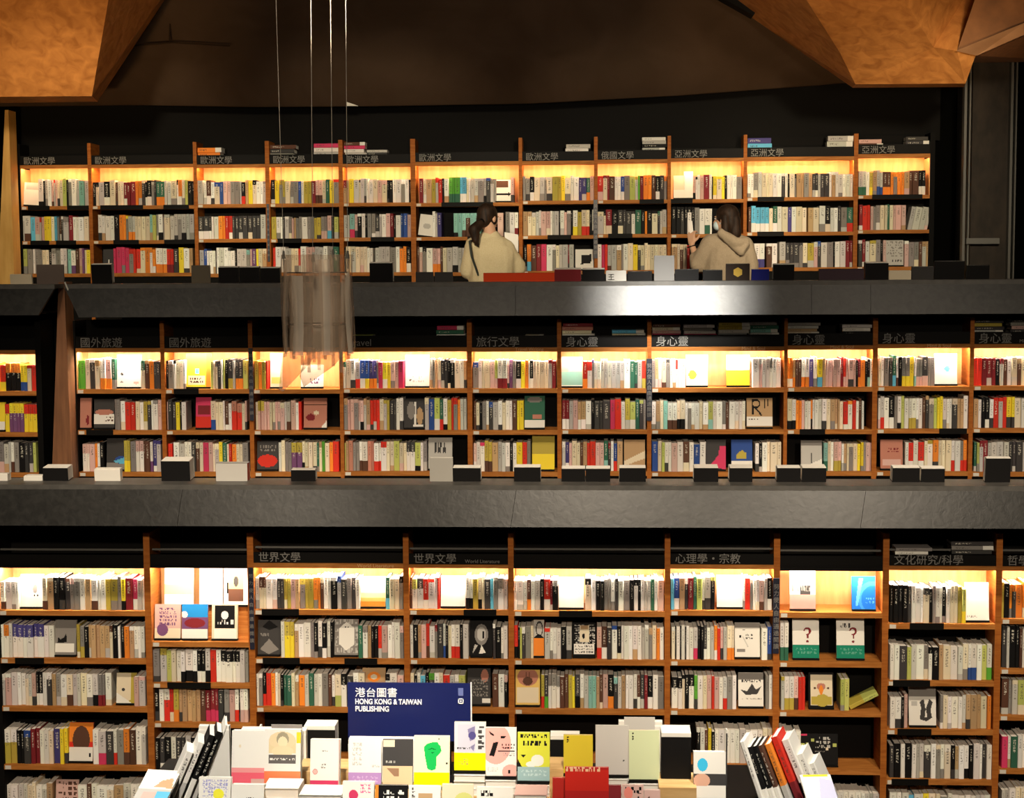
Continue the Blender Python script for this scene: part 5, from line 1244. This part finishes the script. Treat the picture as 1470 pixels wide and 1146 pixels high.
def person(name, base, label, legs_yaw, J, face_yaw, top_mat, hair_fn, extra, pitch=0):
    """J holds joint positions relative to base"""
    o = empty(name, base, label, 'person')
    pr = []
    H0 = Vector(J['head']); hp_, L, Rz = head_prims(H0, face_yaw, pitch)
    pr += hp_
    pr.append(('c', Vector(J['neck']), H0+Vector((0, -.01, -.05)), .058, .052))
    pr += [('c', J['chest'], J['pelvis'], .11, .12), ('e', J['chest'], (.17, .10, .12))]
    for s in 'LR':
        pr += [('c', J['sh'+s], J['el'+s], .044, .036), ('c', J['el'+s], J['wr'+s], .036, .024)]
        hand(pr, J['wr'+s], *J['hand'+s])
        pr += [('c', J['hip'+s], J['kn'+s], .075, .052), ('c', J['kn'+s], J['an'+s], .05, .035), ('c', Vector(J['an'+s])+Vector((0, -.02, -.03)), Vector(J['an'+s])+Vector((0, .13, -.045)), .035, .03)]
    blob('body', pr, .0062, SKIN, o, 3)
    # eyes, brows and mouth
    for sx in (-1, 1):
        mb = MB(); c = L(.031*sx, .083, .006)-Vector((0, 0, 0)); bm_ = []
        eo = blob('eye', [('e', c, (.012, .007, .006), (pitch, 0, face_yaw))], .0022, mat('eye_white', (.75,.72,.68), .3), o, 1)
        blob('iris', [('e', L(.031*sx, .0885, .006), (.0055, .003, .0055), (pitch, 0, face_yaw))], .0016, mat('iris', (.02,.012,.008), .2), o, 1)
        blob('eyebrow', [('c', L(.016*sx, .086, .028), L(.046*sx, .080, .026), .003, .002)], .0016, HAIR, o, 1)
    blob('mouth', [('e', L(0, .096, -.056), (.021, .005, .006), (pitch, 0, face_yaw))], .0022, mat('lips', (.45,.12,.1), .5), o, 1)
    hair_fn(o, L, Rz)
    # top
    tp = list(extra(J)); blob('top', tp, .011, top_mat, o, 4, disp=.018)
    lp = []
    for s in 'LR': lp += [('c', J['hip'+s], J['kn'+s], .092, .068), ('c', J['kn'+s], Vector(J['an'+s])+Vector((0, 0, .03)), .066, .052)]
    lp += [('c', Vector(J['hipL'])+Vector((.02, 0, .03)), Vector(J['hipR'])+Vector((-.02, 0, .03)), .115, .115)]
    blob('trousers', lp, .012, TROUS, o, 3)
    for s in 'LR':
        a = Vector(J['an'+s]); blob('shoe', [('c', (a.x, a.y-.03, .045), (a.x, a.y+.14, .036), .044, .036), ('c', (a.x, a.y-.02, .03), (a.x, a.y+.12, .028), .038, .034)], .008, SHOE, o, 3)
    return o

# person 1: cream jumper, ponytail, seen from behind, holding a paper
Y1 = 13.55
hc = at(700, 314, Y1); b1 = Vector((hc.x, Y1, FL_U))
def rel(px, py, dy=0): p = at(px, py, Y1+dy); return Vector((p.x-b1.x, dy, p.z-b1.z))
J1 = dict(head=rel(701, 313)+Vector((0, .0, 0)), neck=rel(704, 341), chest=rel(707, 362), pelvis=rel(708, 415),
   shL=rel(680, 353), elL=rel(676, 388, .02), wrL=rel(690, 372, .26), handL=((.5, .7, .35), (0.2, -.3, 1), 1, .5),
   shR=rel(727, 357), elR=rel(741, 384, .06), wrR=rel(733, 362, .26), handR=((-.3, .6, .5), (-.9, -.1, .2), -1, .6),
   hipL=rel(698, 420), knL=rel(698, 420)+Vector((0, .02, -.40)), anL=Vector((-.09, .0, .08)),
   hipR=rel(718, 420), knR=rel(718, 420)+Vector((0, .02, -.40)), anR=Vector((.11, .0, .08)))
for s in 'LR': J1['an'+s].x = J1['hip'+s].x
def hair1(o, L, Rz):
    y = -math.radians(38)
    pr = [('e', L(0, -.024, .034), (.083, .094, .090), (0, 0, y)), ('e', L(0, -.06, -.02), (.068, .055, .07), (0, 0, y)), ('e', L(.06, .01, .0), (.02, .035, .06), (0, 0, y)), ('e', L(-.06, .01, .0), (.02, .035, .06), (0, 0, y))]
    h = blob('hair', pr, .008, HAIR, o, 2, disp=.008)
    a = rel(692, 318, -.08); b = rel(681, 330, -.13); c = rel(683, 346, -.14)
    blob('ponytail', [('c', a, b, .035, .052), ('c', b, c, .052, .030), ('c', c, c+Vector((.02, 0, -.045)), .030, .010)], .008, HAIR, o, 2, disp=.01)
    blob('hair_tie', [('c', rel(694, 316, -.07), rel(691, 319, -.09), .03, .032)], .006, BLACKSH, o, 1)
def top1(J):
    z = Vector((0, 0, 1))
    return [('e', Vector(J['chest'])+Vector((0, 0, -.0)), (.185, .125, .15)), ('c', Vector(J['chest'])+Vector((-.06, 0, -.02)), Vector(J['pelvis'])+Vector((-.06, 0, .02)), .135, .15),
      ('c', Vector(J['chest'])+Vector((.06, 0, -.02)), Vector(J['pelvis'])+Vector((.05, 0, .02)), .135, .14),
      ('c', J['shL'], Vector(J['elL'])+Vector((-.01, 0, 0)), .075, .082), ('c', J['elL'], Vector(J['wrL'])+Vector((0, -.02, 0)), .078, .048),
      ('c', J['shR'], J['elR'], .068, .085), ('c', J['elR'], Vector(J['wrR'])+Vector((0, -.03, 0)), .085, .05),
      ('c', J['shL'], Vector(J['neck'])+Vector((-.03, .0, -.02)), .072, .062), ('c', J['shR'], Vector(J['neck'])+Vector((.03, 0, -.02)), .072, .062),
      ('c', Vector(J['neck'])+Vector((-.02, .0, -.0)), Vector(J['neck'])+Vector((.02, 0, -.0)), .066, .066)]
p1 = person('person', b1, 'person with dark ponytail in cream jumper seen from behind, reading at the upper bookcases', 0, J1, -math.radians(38), KNIT, hair1, top1, pitch=-.15)
a = rel(674, 347, -.135); m_ = rel(677, 368, -.155); b = rel(687, 396, -.13)
mb = MB(); mb.tube(a, m_, .010, 6); mb.tube(m_, b, .010, 6); mb.tube(a, a+Vector((.03, .2, .02)), .010, 6); mb.build('bag_strap', STRAP, p1)
# the sheet held up on the right
A = rel(724, 333, .2); Bq = rel(744, 337, .24); Cq = rel(744, 362, .18); Dq = rel(726, 364, .16)
mb = MB(); q = [A, Bq, Cq, Dq]; off = Vector((0, .014, 0))
mb.quad([p for p in q]); mb.quad([p+off for p in reversed(q)])
for i in range(4): j = (i+1) % 4; mb.quad([q[i], q[i]+off, q[j]+off, q[j]])
o = mb.build('open_book', mat('bright_paper', (.85,.83,.78), .7), loc=tuple(b1)); tag(o, 'white open book held by the person in the cream jumper', 'book')

# person 2: hooded beige top, bob, raised hand with a phone
Y2 = 13.5
hc = at(1047, 314, Y2); b2 = Vector((hc.x, Y2, FL_U))
def rel2(px, py, dy=0): p = at(px, py, Y2+dy); return Vector((p.x-b2.x, dy, p.z-b2.z))
J2 = dict(head=rel2(1042, 315), neck=rel2(1046, 340), chest=rel2(1046, 364), pelvis=rel2(1045, 415),
   shL=rel2(1020, 349), elL=rel2(1002, 379, .03), wrL=rel2(993, 351, .12), handL=((-.05, .1, 1), (.5, .8, 0), -1, .75),
   shR=rel2(1068, 352), elR=rel2(1077, 388, .0), wrR=rel2(1074, 405, .18), handR=((-.3, .7, -.1), (-.7, 0, -.2), -1, .5),
   hipL=rel2(1036, 420), knL=rel2(1036, 420)+Vector((0, .02, -.40)), anL=Vector((-.09, 0, .08)),
   hipR=rel2(1056, 420), knR=rel2(1056, 420)+Vector((0, .02, -.40)), anR=Vector((.1, 0, .08)))
for s in 'LR': J2['an'+s].x = J2['hip'+s].x
def hair2(o, L, Rz):
    y = math.radians(58)
    pr = [('e', L(0, -.018, .034), (.088, .100, .096), (0, 0, y)), ('e', L(0, -.05, -.04), (.085, .065, .11), (0, 0, y)),
          ('c', L(.07, -.01, .02), L(.085, -.03, -.13), .035, .035), ('c', L(-.07, -.03, .02), L(-.09, -.05, -.13), .035, .035), ('c', L(0, -.08, 0), L(0, -.09, -.12), .05, .05)]
    blob('hair', pr, .008, HAIR, o, 2, disp=.008)
    mk = blob('face_mask', [('e', L(0, .066, -.052), (.058, .044, .044), (0, 0, y)), ('c', L(.055, .03, -.04), L(.072, .0, -.02), .006, .004), ('c', L(-.055, .03, -.04), L(-.072, .0, -.02), .006, .004)], .005, mat('mask_blue', (.55,.68,.72), .7), o, 2)
def top2(J):
    return [('e', J['chest'], (.175, .125, .16)), ('c', Vector(J['chest'])+Vector((-.06, 0, -.02)), Vector(J['pelvis'])+Vector((-.07, 0, .02)), .13, .15),
      ('c', Vector(J['chest'])+Vector((.06, 0, -.02)), Vector(J['pelvis'])+Vector((.07, 0, .02)), .13, .155),
      ('c', J['shL'], J['elL'], .078, .072), ('c', J['elL'], Vector(J['elL']).lerp(Vector(J['wrL']), .3), .074, .056),
      ('c', J['shR'], J['elR'], .078, .08), ('c', J['elR'], J['wrR'], .078, .055),
      ('c', J['shL'], Vector(J['neck'])+Vector((-.03, 0, -.02)), .074, .064), ('c', J['shR'], Vector(J['neck'])+Vector((.03, 0, -.02)), .074, .064)]
p2 = person('person', b2, 'person with dark bob in beige hooded top, arm raised, facing the upper bookcases', 0, J2, math.radians(58), HOOD, hair2, top2)
# hood lying on the back
hd = [('c', rel2(1036, 335, -.10), rel2(1056, 348, -.155), .040, .045), ('c', rel2(1056, 348, -.155), rel2(1070, 346, -.13), .045, .036), ('c', rel2(1042, 343, -.13), rel2(1064, 362, -.165), .028, .03), ('c', rel2(1064, 362, -.165), rel2(1072, 350, -.14), .03, .025)]
blob('hood', hd, .009, HOOD, p2, 3, disp=.012)
mb = MB(); w0 = Vector(J2['wrL'])+Vector((0, 0, -.015))
for i in range(16):
    a = 2*math.pi*i/16; b = 2*math.pi*(i+1)/16
    mb.tube(w0+Vector((.034*math.cos(a), .034*math.sin(a), .01*math.cos(a))), w0+Vector((.034*math.cos(b), .034*math.sin(b), .01*math.cos(b))), .006, 6, cap=False)
mb.build('bracelet', BLACKSH, p2, smooth=True)
w1 = rel2(992, 327, .14)
mb = MB(); mb.box((-.016, -.004, -.055), (.016, .004, .055)); 
ph = mb.build('phone', mat('phone_white', (.75,.7,.66), .3), mw=Matrix.Translation(b2+w1) @ Matrix.Rotation(-.12, 4, 'Y')); tag(ph, 'slim pale phone held upright by the hooded person', 'phone')
mb = MB(); mb.box((-.013, .0042, -.05), (.013, .0048, .05)); mb.build('screen', mat('phone_screen', (.05,.05,.06), .1), ph)
